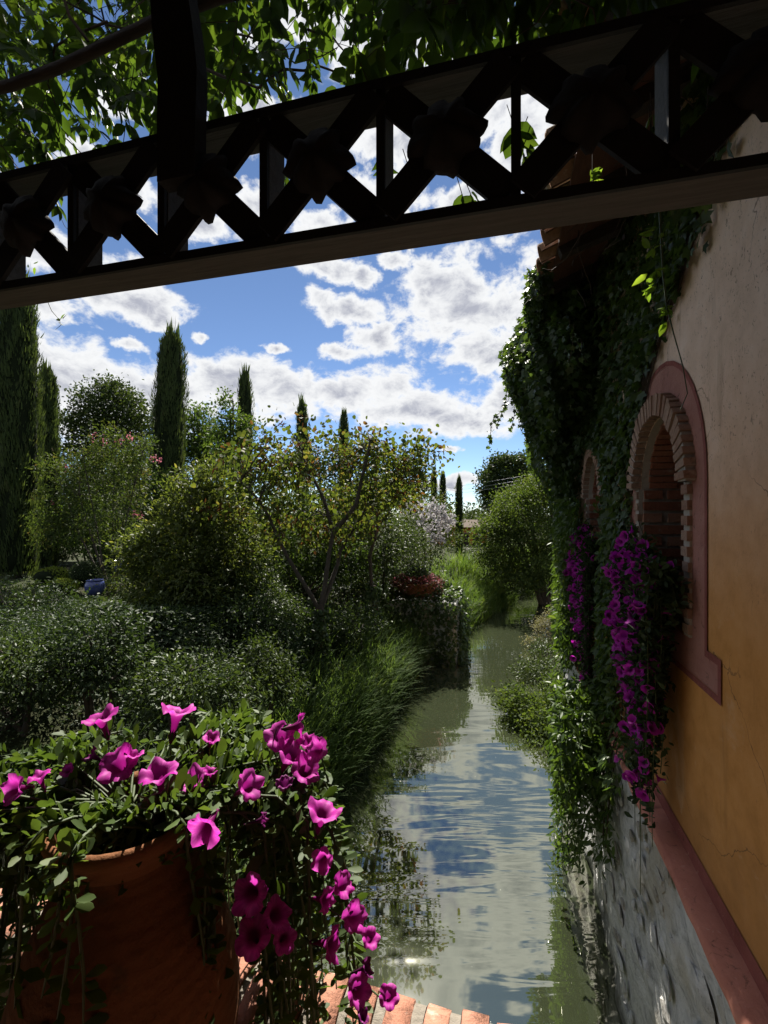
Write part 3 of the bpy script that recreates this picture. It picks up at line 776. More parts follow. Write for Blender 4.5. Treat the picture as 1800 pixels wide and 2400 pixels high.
pet = thing('petunia_plant', 'magenta petunia plant overflowing the terracotta jar in the foreground', 'plant', (PX, PY, ZR))
strands = []; rs = random.Random(11)
def strand(phi, rmax, rise, drop, wig=.03, out=.35):
    """stem: from the soil over the rim at angle phi, then trailing down"""
    pts = []; n = 16; d = np.array([math.cos(phi), math.sin(phi), 0]); w = rs.uniform(0, 6)
    for i in range(n + 1):
        t = i / n
        if t < .45: q = t / .45; r = rmax * q; z = -.02 + rise * math.sin(q * math.pi * .62) / math.sin(math.pi * .5)
        else: q = (t - .45) / .55; r = rmax + out * .1 * q * (1 - .3 * q); z = -.02 + rise * math.sin(math.pi * .62) - drop * (q ** 1.35)
        side = np.array([-d[1], d[0], 0]) * wig * math.sin(w + 5 * t) * (t * 1.4)
        pts.append(np.array([PX, PY, ZR]) + d * r + np.array([0, 0, z]) + side)
    return np.array(pts)
for i in range(120):                       # upright and arching mound
    phi = rs.uniform(0, 2 * math.pi); strands.append(strand(phi, (.05 + .34 * math.sqrt(rs.random())) * (1 if math.cos(phi + .80) < -.05 else .24), rs.uniform(-.01, .07), rs.uniform(.0, .08)))
for i in range(84):                        # long trailing side, towards the canal and right
    phi = R_(rs.uniform(8, 92)); strands.append(strand(phi, rs.uniform(.24, .42), rs.uniform(.02, .09), rs.uniform(.2, .85), .04, rs.uniform(.2, 1.6)))
for i in range(70):                        # trailing on the left
    phi = R_(rs.uniform(150, 226)); strands.append(strand(phi, rs.uniform(.2, .45), rs.uniform(.02, .09), rs.uniform(.1, .9), .04, .5))
for ph, dr in ((-84, .24), (-78, .32), (-74, .28), (-12, .3), (-6, .42), (0, .5), (4, .34), (-112, .3), (2, .6)):
    strands.append(strand(R_(ph), .185, .07, dr, .02, .1))
mb = MB(); LP = []; LD = []; LN = []
for s_ in strands:
    mb.tube(s_[::2], [.0032] * 8 + [.0015], 5, False)
    L_ = np.linalg.norm(np.diff(s_, axis=0), axis=1).sum()
    nl = int(L_ / .0135)
    for q in range(nl):
        t = (q + rs.random()) / nl
        if t < .2: continue
        f = t * (len(s_) - 1); i = min(int(f), len(s_) - 2); p = s_[i] + (s_[i + 1] - s_[i]) * (f - i); tg = s_[i + 1] - s_[i]; tg /= np.linalg.norm(tg)
        o_ = rng.normal(size=3); o_ -= o_.dot(tg) * tg; o_ /= np.linalg.norm(o_)
        LP.append(p); LD.append(o_ * .9 + tg * .35 + np.array([0, 0, .25])); LN.append(np.array([0, 0, 1.0]) + rng.normal(size=3) * .5 + tg * .4)
mb.build('stems', M_STEM, pet, True, 'stuff')
LP = np.array(LP); LD = np.array(LD); LN = np.array(LN)
LS = rng.uniform(.018, .042, len(LP)); big = rng.random(len(LP)) < .06; LS[big] *= 1.5
leaf_parts('leaf', pet, T_PET, 'pet', LP, frames(LD, LN), LS, M_PETLEAF, 300)
allp = np.concatenate(strands)
FL = [(217, 1547, 70), (385, 1533, 78), (457, 1593, 40), (255, 1650, 82), (343, 1668, 78), (605, 1588, 68), (650, 1568, 60), (632, 1625, 78), (685, 1618, 52), (662, 1662, 66), (195, 1630, 48),
      (290, 1630, 42), (85, 1675, 48), (145, 1663, 30), (25, 1705, 66), (415, 1682, 62), (455, 1665, 32), (540, 1695, 68), (615, 1690, 52), (440, 1795, 80), (700, 1750, 78), (570, 1770, 42),
      (695, 1860, 52), (742, 1910, 56), (705, 1945, 52), (767, 1980, 62), (538, 1932, 82), (600, 1975, 68), (545, 2025, 78), (615, 2030, 55), (720, 2040, 64), (800, 2025, 42), (795, 2090, 48),
      (775, 2140, 58), (840, 2152, 48), (785, 2195, 42), (660, 1600, 46)]
mb = MB(); Cc = np.array([PX, PY, ZR - .02])
for j, (fx, fy, sz) in enumerate(FL):
    r = ray(fx * 1.085, fy * 1.085); o0 = np.array([0, 0, ZE])
    t = ((allp - o0) @ r) / (r @ r); near = np.linalg.norm(allp - o0 - t[:, None] * r, axis=1)
    cand = np.argsort(near)[:40]; k_ = cand[np.argmin(t[cand])]; d = float(np.clip(t[k_], .72, 1.3)) - .03
    p = o0 + r * d; s1 = sz * 1.085 / F * d * 1.02
    outw_ = p - Cc; outw_ /= np.linalg.norm(outw_)
    if fy > 1780 and fx < 500: nrm = np.array([.1, -.9, -.1])
    else: nrm = outw_ * .55 + np.array([0, 0, .75]) + np.array([.0, -.35, 0]) + np.random.default_rng(j).normal(size=3) * .38
    nrm = nrm / np.linalg.norm(nrm)
    q = Vector(nrm).to_track_quat('Z', 'Y').to_matrix().to_4x4() @ Matrix.Rotation(rs.uniform(0, 6), 4, 'Z')
    old = j in (10, 18, 21, 32, 35)
    fo = place('flower', WILT[j % 2] if old else FM[j % 8], pet, Matrix.Translation(Vector(p)) @ q @ Matrix.Diagonal((s1 * rs.uniform(.92, 1.08) * (.6 if old else 1), s1 * rs.uniform(.92, 1.08) * (.75 if old else 1), s1 * (1.2 if old else rs.uniform(.8, 1.05)), 1)))
    cal = bpy.data.objects.new('calyx', CALYX); col.objects.link(cal); cal.parent = fo
    e = p - nrm * s1 * .85; tgt = allp[np.argmin(np.linalg.norm(allp - e, axis=1))]
    mid_ = (e + tgt) / 2 - nrm * .012
    mb.tube([tgt, mid_, e], .0016, 5, False)
mb.build('flower_stalks', M_STEM, pet, True, 'stuff')

# ------------------------------------------------------------------ wisteria vine over the bridge
M_WIS = leaf_mat('wisteria_leaf', [(0, (.02, .04, .008)), (.5, (.035, .066, .011)), (.85, (.055, .09, .015)), (1, (.08, .10, .018))], .50, 1.9, .45, .25)
wis = thing('wisteria_vine', 'leafy vine roofing the bridge above the lattice, backlit by the sun', 'vine', (0, 1.4, ZE + 1.4))
WP, WD, WN_, WS = [], [], [], []
mb = MB()
def compound(basep, d0, Lr, nl, size):
    p = np.array(basep, float); d = np.array(d0, float); d /= np.linalg.norm(d); st = Lr / nl; path = [p.copy()]
    side = np.cross(d, [0, 0, 1.0]) + rng.normal(size=3) * .2; side /= np.linalg.norm(side)
    for i in range(nl):
        d = d + np.array([0, 0, -.16]); d /= np.linalg.norm(d); p = p + d * st; path.append(p.copy())
        if i < 1: continue
        sc = size * (.75 + .35 * math.sin(math.pi * i / nl)) * rng.uniform(.85, 1.15)
        nr = np.cross(side, d)
        for s_ in (-1, 1):
            WP.append(p + rng.normal(size=3) * .002); WD.append(s_ * side * .75 + d * .45 + np.array([0, 0, -.55]) + rng.normal(size=3) * .22); WN_.append(nr + rng.normal(size=3) * .35); WS.append(sc)
    WP.append(p); WD.append(d + np.array([0, 0, -.2])); WN_.append(np.cross(side, d)); WS.append(size * 1.1)
    mb.tube(path[::2] if nl > 4 else path, .0014, 4, False)
cnt = 0
while cnt < 1080:
    x = rng.uniform(-2.9, 1.15); y = rng.uniform(1.16, 2.2); q = rng.uniform(1.06, 1.62)
    if x > XW - .15 and rng.random() < .5: continue
    z = ZE + q * y
    if x < .1 and rng.random() < .45: continue
    if math.sin(x * 4.1) * math.sin(y * 5 + x * 2) > .45 and rng.random() < .7: continue
    th = rng.uniform(0, 2 * math.pi)
    compound((x, y, z), (math.cos(th), math.sin(th), rng.uniform(-.5, .3)), rng.uniform(.16, .30), int(rng.integers(4, 7)), rng.uniform(.055, .082) * (1.2 if x > -.4 else 1)); cnt += 1
for k in range(150):
    y = rng.uniform(1.2, 1.75); th = rng.uniform(0, 6.28)
    compound((rng.uniform(-.35, .95), y, ZE + y * rng.uniform(1.08, 1.5)), (math.cos(th), math.sin(th), rng.uniform(-.5, .2)), rng.uniform(.16, .28), int(rng.integers(4, 7)), rng.uniform(.065, .10))
# strands hanging lower, seen through and under the lattice
for (fx, fy, yy, s_) in [(1095, 275, 1.35, .075), (1140, 300, 1.4, .07), (1120, 330, 1.38, .065), (985, 425, 1.30, .058), (1000, 430, 1.32, .06), (1405, 250, 1.3, .055), (1400, 280, 1.3, .05), (1280, 380, 1.5, .05),
                         (870, 370, 1.3, .05), (820, 345, 1.35, .05), (620, 385, 1.3, .055), (470, 320, 1.25, .06), (105, 440, 1.3, .055), (1530, 240, 1.3, .05), (640, 350, 1.3, .05)]:
    r = ray(fx * 1.085, fy * 1.085 - 28); d = yy / r[1]
    compound(np.array([0, 0, ZE]) + r * d + np.array([0, 0, .03]), (rng.normal() * .3, .2, -1), .08, 3, s_)
# twigs and branches
for k in range(90):
    p = np.array([rng.uniform(-2.6, 1.0), rng.uniform(1.15, 1.9), 0.0]); p[2] = ZE + p[1] * rng.uniform(1.1, 1.5); d = norm(np.array([rng.normal(), rng.normal() * .5, rng.normal() * .35])); path = [p]
    for i in range(9): d = norm(d + rng.normal(size=3) * .28 + np.array([0, 0, -.02])); path.append(path[-1] + d * .07)
    r0 = rng.uniform(.002, .007); mb.tube(path, list(np.linspace(r0, r0 * .4, 10)), 5, False)
mb.build('stems', M_TWIG, wis, True, 'stuff')
WP = np.array(WP); WS = np.array(WS)
leaf_parts('leaflet', wis, T_WIS, 'wis', WP, frames(np.array(WD), np.array(WN_)), WS, M_WIS, 300)
# single shoots hanging in the open
def shoot(label, pxs, yy, clusters, size, r0=.0028):
    pts = []
    for (fx, fy) in pxs:
        r = ray(fx * 1.085, fy * 1.085); pts.append(np.array([0, 0, ZE]) + r * (yy / r[1]))
    t = thing('vine_shoot', label, 'vine', pts[0]); mb = MB(); mb.tube(pts, list(np.linspace(r0, r0 * .4, len(pts))), 5, False); mb.build('stem', M_STEM, t, True)
    for (fx, fy, n, dx, dz) in clusters:
        r = ray(fx * 1.085, fy * 1.085); p = np.array([0, 0, ZE]) + r * (yy / r[1]); P_, D_, N__ = [], [], []
        for i in range(n):
            P_.append(p + rng.normal(size=3) * .008); D_.append(np.array([dx, -.1, dz]) + rng.normal(size=3) * .45); N__.append(rng.normal(size=3) * .5 + np.array([0, -1, .6]))
        F_ = frames(np.array(D_), np.array(N__)); S_ = rng.uniform(.6, 1.1, n) * size
        leaf_parts('leaf', t, T_LEAF, 'shootleaf', np.array(P_), F_, S_, M_SHOOT, 300)
M_SHOOT = leaf_mat('young_leaf', [(0, (.07, .13, .018)), (.6, (.10, .17, .025)), (1, (.13, .19, .03))], .5, 2.2, .45, .3)
shoot('long thin vine shoot with bright leaf tufts hanging before the plaster wall', [(1424, 440), (1428, 520), (1432, 590), (1440, 660), (1455, 720), (1475, 790), (1485, 850), (1470, 885)], 1.5,
      [(1412, 530, 5, -.5, -.3), (1412, 590, 5, -.5, -.4), (1412, 620, 5, -.5, -.2), (1450, 670, 6, -.2, .2), (1440, 690, 3, -.4, -.3), (1415, 500, 4, -.3, .3), (1280, 385, 7, .7, .2)], .045)
shoot('small vine shoot curling below the lattice beside the tall cypress', [(98, 640), (112, 672), (128, 690), (132, 702), (120, 712)], 1.3,
      [(128, 690, 5, .9, -.1), (108, 650, 2, .5, .2), (70, 572, 3, .7, .0)], .028, .0015)

# ------------------------------------------------------------------ ivy on the house
M_IVY = leaf_mat('ivy_leaf', [(0, (.028, .052, .016)), (.5, (.048, .084, .025)), (.85, (.068, .11, .032)), (1, (.10, .14, .04))], .38, 1.8, .32, .5)
M_LIME = leaf_mat('bright_climber_leaf', [(0, (.03, .06, .012)), (.5, (.05, .092, .018)), (.85, (.075, .122, .026)), (1, (.11, .15, .036))], .38, 1.9, .33, .5)
rn = rng
def dz(z): return ZE + z
def wall_leaves(n, fy, fz, keep, xbase, thick, size, out=(-1, 0, .15), droop=.8):
    y = fy(n); z = fz(n); k_ = keep(y, z); y = y[k_]; z = z[k_]; n = len(y)
    lump = .5 + .5 * np.sin(y * 2.9 + z * 1.7) * np.sin(z * 3.7 - y * 1.3 + 1)
    x = xbase(y, z) - thick(y, z) * (rn.random(n) ** .7) * (.35 + .65 * lump) - .012
    pos = np.stack([x, y, z], -1)
    d = np.stack([-.35 + .35 * rn.normal(size=n), .45 * rn.normal(size=n), -droop + .4 * rn.normal(size=n)], -1)
    nr = np.array(out) + rn.normal(size=(n, 3)) * np.array([.25, .5, .4])
    return pos, frames(d, nr), rn.uniform(size[0], size[1], n)
def in_win(y, z, yc, g=0.02):
    r = RI + .10 + g
    return ((np.abs(y - yc) < r) & (z < ZSP) & (z > ZSILL - .1)) | (((y - yc) ** 2 + (z - ZSP) ** 2) < r * r)
def cat_(*a): return [np.concatenate([q[i] for q in a]) for i in range(3)]
edge_y = lambda z: np.interp(z - ZE, [-1.7, -1.2, -.9, -.5, .2, .50, .75, .95, 1.3, 1.7, 2.0], [3.25, 3.35, 3.55, 3.5, 3.36, 3.25, 3.02, 2.75, 2.15, 1.7, 1.3])
wig = lambda y, z: .10 * np.sin(z * 9 + 1) + .07 * np.sin(z * 23) + .08 * rn.normal(size=len(y)) - .25 * (rn.random(len(y)) < .02)
a1 = wall_leaves(26000, lambda n: rn.uniform(1.3, YE + .15, n), lambda n: rn.uniform(ZL + .0, ZE + 1.9, n),
                 lambda y, z: (y > edge_y(z) + wig(y, z)) & ~in_win(y, z, WINS[1], .03) & ~(in_win(y, z, WINS[0], .03)) & ~((y > 3.3) & (y < 4.6) & (z < ZE - .75) & (y < 3.75)),
                 lambda y, z: XW + 0 * y, lambda y, z: .05 + .20 * ss((y - 3.3) / 2.0) + .25 * ss((z - ZE - .9) / .7) * ss((y - 2.8) / 1.5), (.040, .075))
# mass hanging from the eaves
def blob_leaves(n, c, r, size, shell=.55, droop=.6):
    d = rn.normal(size=(n, 3)); d = norm(d); rad = shell + (1 - shell) * rn.random(n) ** .5
    lump = 1 + .16 * np.sin(d[:, 0] * 7 + d[:, 2] * 5) + .12 * np.sin(d[:, 1] * 11 + 2)
    pos = np.array(c) + d * rad[:, None] * lump[:, None] * np.array(r)
    dd = d * .5 + rn.normal(size=(n, 3)) * .5 + np.array([0, 0, -droop])
    return pos, frames(dd, d + rn.normal(size=(n, 3)) * .5 + np.array([0, 0, .3])), rn.uniform(size[0], size[1], n)
a2 = blob_leaves(6500, (.42, 5.3, dz(1.35)), (.30, 1.5, .60), (.045, .075))
a3 = blob_leaves(3200, (.22, 5.2, dz(1.55)), (.24, .75, .34), (.045, .075))
a4 = blob_leaves(3600, (.52, 6.3, dz(.75)), (.22, 1.2, .9), (.045, .075))
a4b = blob_leaves(2200, (.50, 4.4, dz(1.55)), (.16, .7, .40), (.045, .075))
a4c = blob_leaves(900, (.26, 4.1, dz(1.80)), (.10, .6, .12), (.04, .06))
keepm = lambda a: [q[(a[0][:, 1] > 3.4)] for q in a]
# tendrils trailing in the open against the sky
tp, td, tn_, ts = [], [], [], []
ivy = thing('climbing_ivy', 'dark green ivy covering the house wall and hanging from its eaves', 'ivy', (XW - .05, 4.6, ZL))
mb = MB()
def tendril(p, n, step, size, dirn=(0, 0, -1), spread=.05):
    p = np.array(p, float); path = [p.copy()]; d = np.array(dirn, float)
    for i in range(n):
        d = norm(d + rn.normal(size=3) * .18 + np.array([0, 0, -.06])); p = p + d * step; path.append(p.copy())
        for q in range(2):
            tp.append(p + rn.normal(size=3) * .01); td.append(rn.normal(size=3) * .7 + np.array([0, 0, -.5])); tn_.append(rn.normal(size=3) + np.array([-.3, -.8, .2])); ts.append(rn.uniform(.6, 1.1) * size)
    mb.tube(path, .003, 4, False)
for (fx, fy, dd, n) in [(1095, 835, 5.0, 11), (1108, 850, 5.1, 9), (1100, 860, 5.0, 12), (1120, 905, 5.2, 6), (1130, 720, 4.9, 5), (1118, 745, 5.0, 6), (1145, 870, 5.2, 9), (1160, 930, 5.4, 5), (1178, 955, 5.5, 5), (1240, 700, 3.3, 6), (1230, 690, 3.4, 7), (1255, 730, 3.3, 5)]:
    tendril(P(fx * 1.085, fy * 1.085, dd), n, .05, .055)
for (fx, fy, dd) in [(1165, 690, 5.0), (1172, 700, 4.8), (1125, 725, 5.0), (1115, 790, 5.1)]:
    tendril(P(fx * 1.085, fy * 1.085, dd), 5, .05, .05, (-.2, 0, 1))
for k in range(26):      # woody stems running up the wall edge
    z0 = ZE + rn.uniform(-.2, .9); y0 = float(edge_y(np.array([z0]))[0]) + rn.uniform(-.02, .35); path = []
    for i in range(10):
        z = z0 + i * .09; path.append((XW - .012 - .01 * rn.random(), float(edge_y(np.array([z]))[0]) + (y0 - float(edge_y(np.array([z0]))[0])) * (1 - i * .05) - .03 + .02 * rn.normal(), z))
    mb.tube(path, list(np.linspace(.006, .003, 10)), 5, False)
for k in range(16):      # dry roots hanging under the eaves
    p = np.array([rn.uniform(.42, .7), rn.uniform(1.9, 4.2), dz(1.75)]); path = [p]
    d = norm(np.array([rn.normal() * .3, rn.normal() * .4, -1]))
    for i in range(7): d = norm(d + rn.normal(size=3) * .3); path.append(path[-1] + d * .06)
    mb.tube(path, .0028, 4, False)
mb.build('stems', M_TWIG, ivy, True, 'stuff')
IV = cat_(a1, keepm(a2), a3, keepm(a4), keepm(a4b), a4c, (np.array(tp), frames(np.array(td), np.array(tn_)), np.array(ts)))
def thin(p):
    rel = p - np.array([0, 0, ZE]); dep = -SA * rel[:, 0] + CA * rel[:, 1]; qx = 900 + F * (CA * rel[:, 0] + SA * rel[:, 1]) / dep; qy = 1200 - F * rel[:, 2] / dep
    a = (qx > 1322) & (qx < 1400) & (qy > 1285) & (qy < 1590) & (p[:, 1] < 4.75)
    c_ = (qx > 1356) & (qx < 1408) & (qy > 1066) & (qy < 1290) & (p[:, 1] < 5.2) & (np.random.default_rng(4).random(len(p)) < .93)
    return a | c_
lim = np.interp(IV[0][:, 2] - ZE, [-4, .1, .6, .95], [.100, .100, .06, -1]) * IV[0][:, 1] + .03 * rn.normal(size=len(IV[0]))
k_ = (IV[0][:, 0] > lim) & ~thin(IV[0]); IV = [q[k_] for q in IV]
leaf_parts('leaf', ivy, T_IVY, 'ivy', IV[0], IV[1], IV[2], M_IVY, 300)

# brighter climber falling over the ledge and the stone base to the water
lime = thing('bright_climber', 'bright green climber cascading over the red ledge down to the water', 'climber', (XS - .1, 5, 0))
eb = lambda z: np.interp(z, [0, .2, .6, 1.1, 1.5, 1.8, 2.1, 2.6, 3.2, 4.2], [5.0, 4.5, 3.95, 3.5, 3.28, 3.15, 3.5, 3.7, 4.0, 4.5])
b1 = wall_leaves(15000, lambda n: rn.uniform(3.0, YE + .3, n), lambda n: rn.uniform(.02, ZE + .15, n), lambda y, z: y > eb(z) + wig(y, z) * .8,
                 lambda y, z: np.where(z < ZL, XS - .03, XW - .02) - .12 * ss((y - 3.6) / 1.2) * (z < ZE), lambda y, z: .10 + .22 * ss((y - 3.4) / 1.0), (.045, .075), droop=.55)
b2 = blob_leaves(2200, (.50, 3.95, 1.62), (.22, .55, .34), (.045, .07))
b3 = blob_leaves(2600, (.40, 4.75, 1.15), (.24, .75, .55), (.045, .07))
b4 = blob_leaves(2600, (.55, 6.6, 2.4), (.2, 1.3, .9), (.045, .07))
B_ = cat_(b1, b2, b3, b4)
k_ = ((B_[0][:, 0] < XS - .02) | (B_[0][:, 2] > ZL)) & (B_[0][:, 0] > .101 * B_[0][:, 1] + .03 * rn.normal(size=len(B_[0]))) & ~thin(B_[0]); B_ = [q[k_ & (B_[0][:, 2] > .0)] for q in B_]
mb = MB()
for k in range(14):
    y0 = 3.3 + rn.random() * 1.5; path = [(XW - .03, y0 + .1, ZL + .35), (XW - .05, y0 + .05, ZL + .1), (XS - .04, y0, ZL + .03), (XS - .07, y0 + .05, ZL - .25), (XS - .09, y0 + .1, ZL - .7)]
    mb.tube(path, .005, 5, False)
mb.build('stems', M_TWIG, lime, True, 'stuff')
leaf_parts('leaf', lime, T_LEAF, 'lime', B_[0], B_[1], B_[2] * 1.15, M_LIME, 300)

# ------------------------------------------------------------------ petunias in the two windows
FM2 = [flower_mesh(j + 9, M_PETAL2, 12) for j in range(4)]
M_WPL = leaf_mat('window_petunia_leaf', [(0, (.02, .035, .012)), (.6, (.035, .06, .02)), (1, (.05, .08, .025))], .3, 1.6, .5, .3)
def window_petunia(label, yc, k, nf, seed, omax=.15):
    r = np.random.default_rng(seed)
    box = thing('window_box', 'terracotta trough on the %s window sill, mostly hidden by petunias' % ('nearer arched' if seed == 1 else 'farther arched'), 'planter', (XW - .04, yc, ZSILL + .01))
    mb = MB(); x0 = XW + .12; mb.box((x0, yc, ZSILL + .09), (.16, .62, .012)); mb.box((x0 - .085, yc, ZSILL + .09), (.016, .64, .17)); mb.box((x0 + .085, yc, ZSILL + .09), (.016, .64, .17))
    for s_ in (-1, 1): mb.box((x0, yc + s_ * .32, ZSILL + .09), (.15, .016, .17))
    mb.build('trough', M_TERRA, box)
    t = thing('hanging_petunia', label, 'flowers', (XW - .1, yc, ZSILL + .15))
    pts = []; ms = MB()
    for i in range(125):
        y0 = yc + r.uniform(-.50, .32); top = ZSILL + .15; L_ = k * abs(r.normal(.48, .28)) + .05
        if y0 > yc + .1: L_ *= .8
        # cascade narrows towards its tip, leaning to the near side
        outx = r.uniform(.0, omax); p = []
        for j in range(12):
            q = j / 11
            x = XW - .08 - outx * math.sin(min(1, q * 2.4) * math.pi / 2) * (1 - .35 * q); z = top + .20 * math.sin(min(1, q * 2.2) * math.pi) * (1 - q) - L_ * max(0, q - .25) * 1.35
            yy = y0 + (yc - .16 - y0) * .45 * q + .02 * math.sin(9 * q + i)
            p.append((x, yy, z))
        p = np.array(p); p[:, 0] = np.minimum(p[:, 0], XW - .025); pts.append(p); ms.tube(p, .0022, 4, False)
    for i in range(16):
        y0 = yc + r.uniform(-.28, .28); p = np.array([(XW - .06 - .1 * q * r.random(), y0 + .05 * r.normal() * q, ZSILL + .15 + r.uniform(.15, .38) * q) for q in np.linspace(0, 1, 6)]); pts.append(p); ms.tube(p, .002, 4, False)
    ms.build('stems', M_STEM, t, True, 'stuff')
    al = np.concatenate([np.concatenate([p[:-1] + (p[1:] - p[:-1]) * f for f in (0, .33, .66)]) for p in pts])
    al = al[al[:, 2] > ZL + .06]
    n = len(al) * 3; lp = np.repeat(al, 3, 0) + r.normal(size=(n, 3)) * .016
    leaf_parts('leaf', t, T_PET, 'wpl', lp, frames(r.normal(size=(n, 3)) + np.array([-.4, 0, .1]), r.normal(size=(n, 3)) + np.array([-.5, 0, .8])), r.uniform(.028, .05, n), M_WPL, 120)
    # flowers sit on the outer, canal-lit face, denser away from the camera
    w = np.exp(-((al[:, 0] - al[:, 0].min()) / .30)) * (.22 + ss((al[:, 1] - yc + .50) / .4)); w /= w.sum()
    ex = r.choice(len(al), min(360, len(al) // 2), replace=False, p=w); nr = np.array([-.75, -.5, .35]) + r.normal(size=(len(ex), 3)) * .5
    fv = np.array([v.co[:] for v in FM2[1].vertices]); ff = [np.array([list(p.vertices)]) for p in FM2[1].polygons]
    fr = frames(r.normal(size=(len(ex), 3)), nr); bl = leaf_mesh('blossoms', (fv, ff), al[ex] + np.array([-.02, -.01, .01]) + r.normal(size=(len(ex), 3)) * .02, fr, r.uniform(.045, .062, len(ex)))
    bl.polygons.foreach_set('use_smooth', [True] * len(bl.polygons)); link('blossoms', bl, t, M_PETAL2, 'stuff')
    for i, q in enumerate(r.choice(len(al), nf, replace=False, p=w)):
        p = al[q] + np.array([-.03, -.012, .01]) + r.normal(size=3) * .015; nr = np.array([-.75, -.5, .35]) + r.normal(size=3) * .45
        M = Matrix.Translation(Vector(p)) @ Vector(nr).to_track_quat('Z', 'Y').to_matrix().to_4x4() @ Matrix.Rotation(r.uniform(0, 6), 4, 'Z') @ Matrix.Scale(float(r.uniform(.050, .074)), 4)
        place('flower', FM2[i % 4], t, M)
window_petunia('purple petunias cascading from the nearer arched window almost to the ledge', WINS[0], 1.15, 300, 1, .13)
window_petunia('purple petunias hanging from the farther arched window between the ivy', WINS[1] - .02, 1.3, 300, 2, .12)

# ------------------------------------------------------------------ trees, shrubs
def bark_mat(name, c1, c2): return wood_mat(name, c1, c2, (6, 6, 2.0), .9)
M_BARK = bark_mat('grey_bark', (.03, .025, .02), (.07, .06, .048))
def clumps_in(lobes, n, r, shell=.35):
    out = []; vol = np.array([l[3] * l[4] * l[5] for l in lobes]) ** .75; vol /= vol.sum()
    for i in r.choice(len(lobes), n, p=vol):
        l = lobes[i]; d = norm(r.normal(size=3)); q = shell + (1 - shell) * r.random() ** .6
        out.append(np.array(l[:3]) + d * q * np.array(l[3:]))
    return np.array(out)
def foliage(cl, per, crad, size, r, T=T_DIAMOND, up=.6, droop=.2, flat=.7):
    n = len(cl) * per; c = np.repeat(cl, per, 0)
    pos = c + r.normal(size=(n, 3)) * np.array([crad, crad, crad * flat])
    ctr = cl.mean(0)
    d = norm(pos - ctr) * .6 + r.normal(size=(n, 3)) * .6 + np.array([0, 0, -droop])
    nr = r.normal(size=(n, 3)) * .7 + np.array([0, 0, up])
    return pos, frames(d, nr), r.uniform(size * .65, size * 1.2, n)
def branch_to(mb, p0, p1, r0, r1, r, n=6, sag=.12, wig=.06):
    p0 = np.array(p0, float); p1 = np.array(p1, float); L_ = np.linalg.norm(p1 - p0); pts = []
    for i in range(n):
        t = i / (n - 1); p = p0 + (p1 - p0) * t + np.array([0, 0, sag * L_ * math.sin(math.pi * t)])
        if 0 < i < n - 1: p = p + r.normal(size=3) * wig * L_ * .5
        pts.append(p)
    mb.tube(pts, list(np.linspace(r0, r1, n)), 6, False); return pts
def tree(name, label, cat, base, lobes, stems, mat, ncl, per, crad, size, seed, T=T_DIAMOND, twigs=30, trunk_r=.06, up=.6, bark=None, group=None, n_ind=0, shell=.35, key=None, droop=.2, flat=.7, twig_r=.010):
    r = np.random.default_rng(seed); t = thing(name, label, cat, base, group); bark = bark or M_BARK
    mb = MB(); tips = []
    for st in stems:
        pts = [np.array(p, float) for p in st]; n = len(pts)
        fine = [pts[0]]
        for a, c_ in zip(pts[:-1], pts[1:]): fine += [a + (c_ - a) * .5 + r.normal(size=3) * .012, c_]
        mb.tube(fine, list(np.linspace(trunk_r, trunk_r * .35, len(fine))), 8, False); tips.append(fine)
    tr = mb.build('trunk', bark, t, True)
    cl = clumps_in(lobes, ncl, r, shell)
    if twigs:
        mb = MB(); nodes = np.concatenate([np.array(f)[len(f) // 3:] for f in tips])
        for i in range(min(twigs, ncl)):
            p = cl[i]; k_ = np.argmin(np.linalg.norm(nodes - p, axis=1) + .5 * np.maximum(0, nodes[:, 2] - p[2])); branch_to(mb, nodes[k_], p, twig_r, twig_r * .3, r)
        mb.build('branches', bark, t, True)
    pos, Rm, sc = foliage(cl, per, crad, size, r, T, up, droop, flat)
    if n_ind: leaf_parts('leaf', t, T, key, pos, Rm, sc, mat, n_ind)
    else: link('crown', leaf_mesh('crown', T, pos, Rm, sc), t, mat, 'stuff' if False else None)
    return t, cl, r
def gz(p): return np.array([p[0], p[1], G(p[0], p[1])])

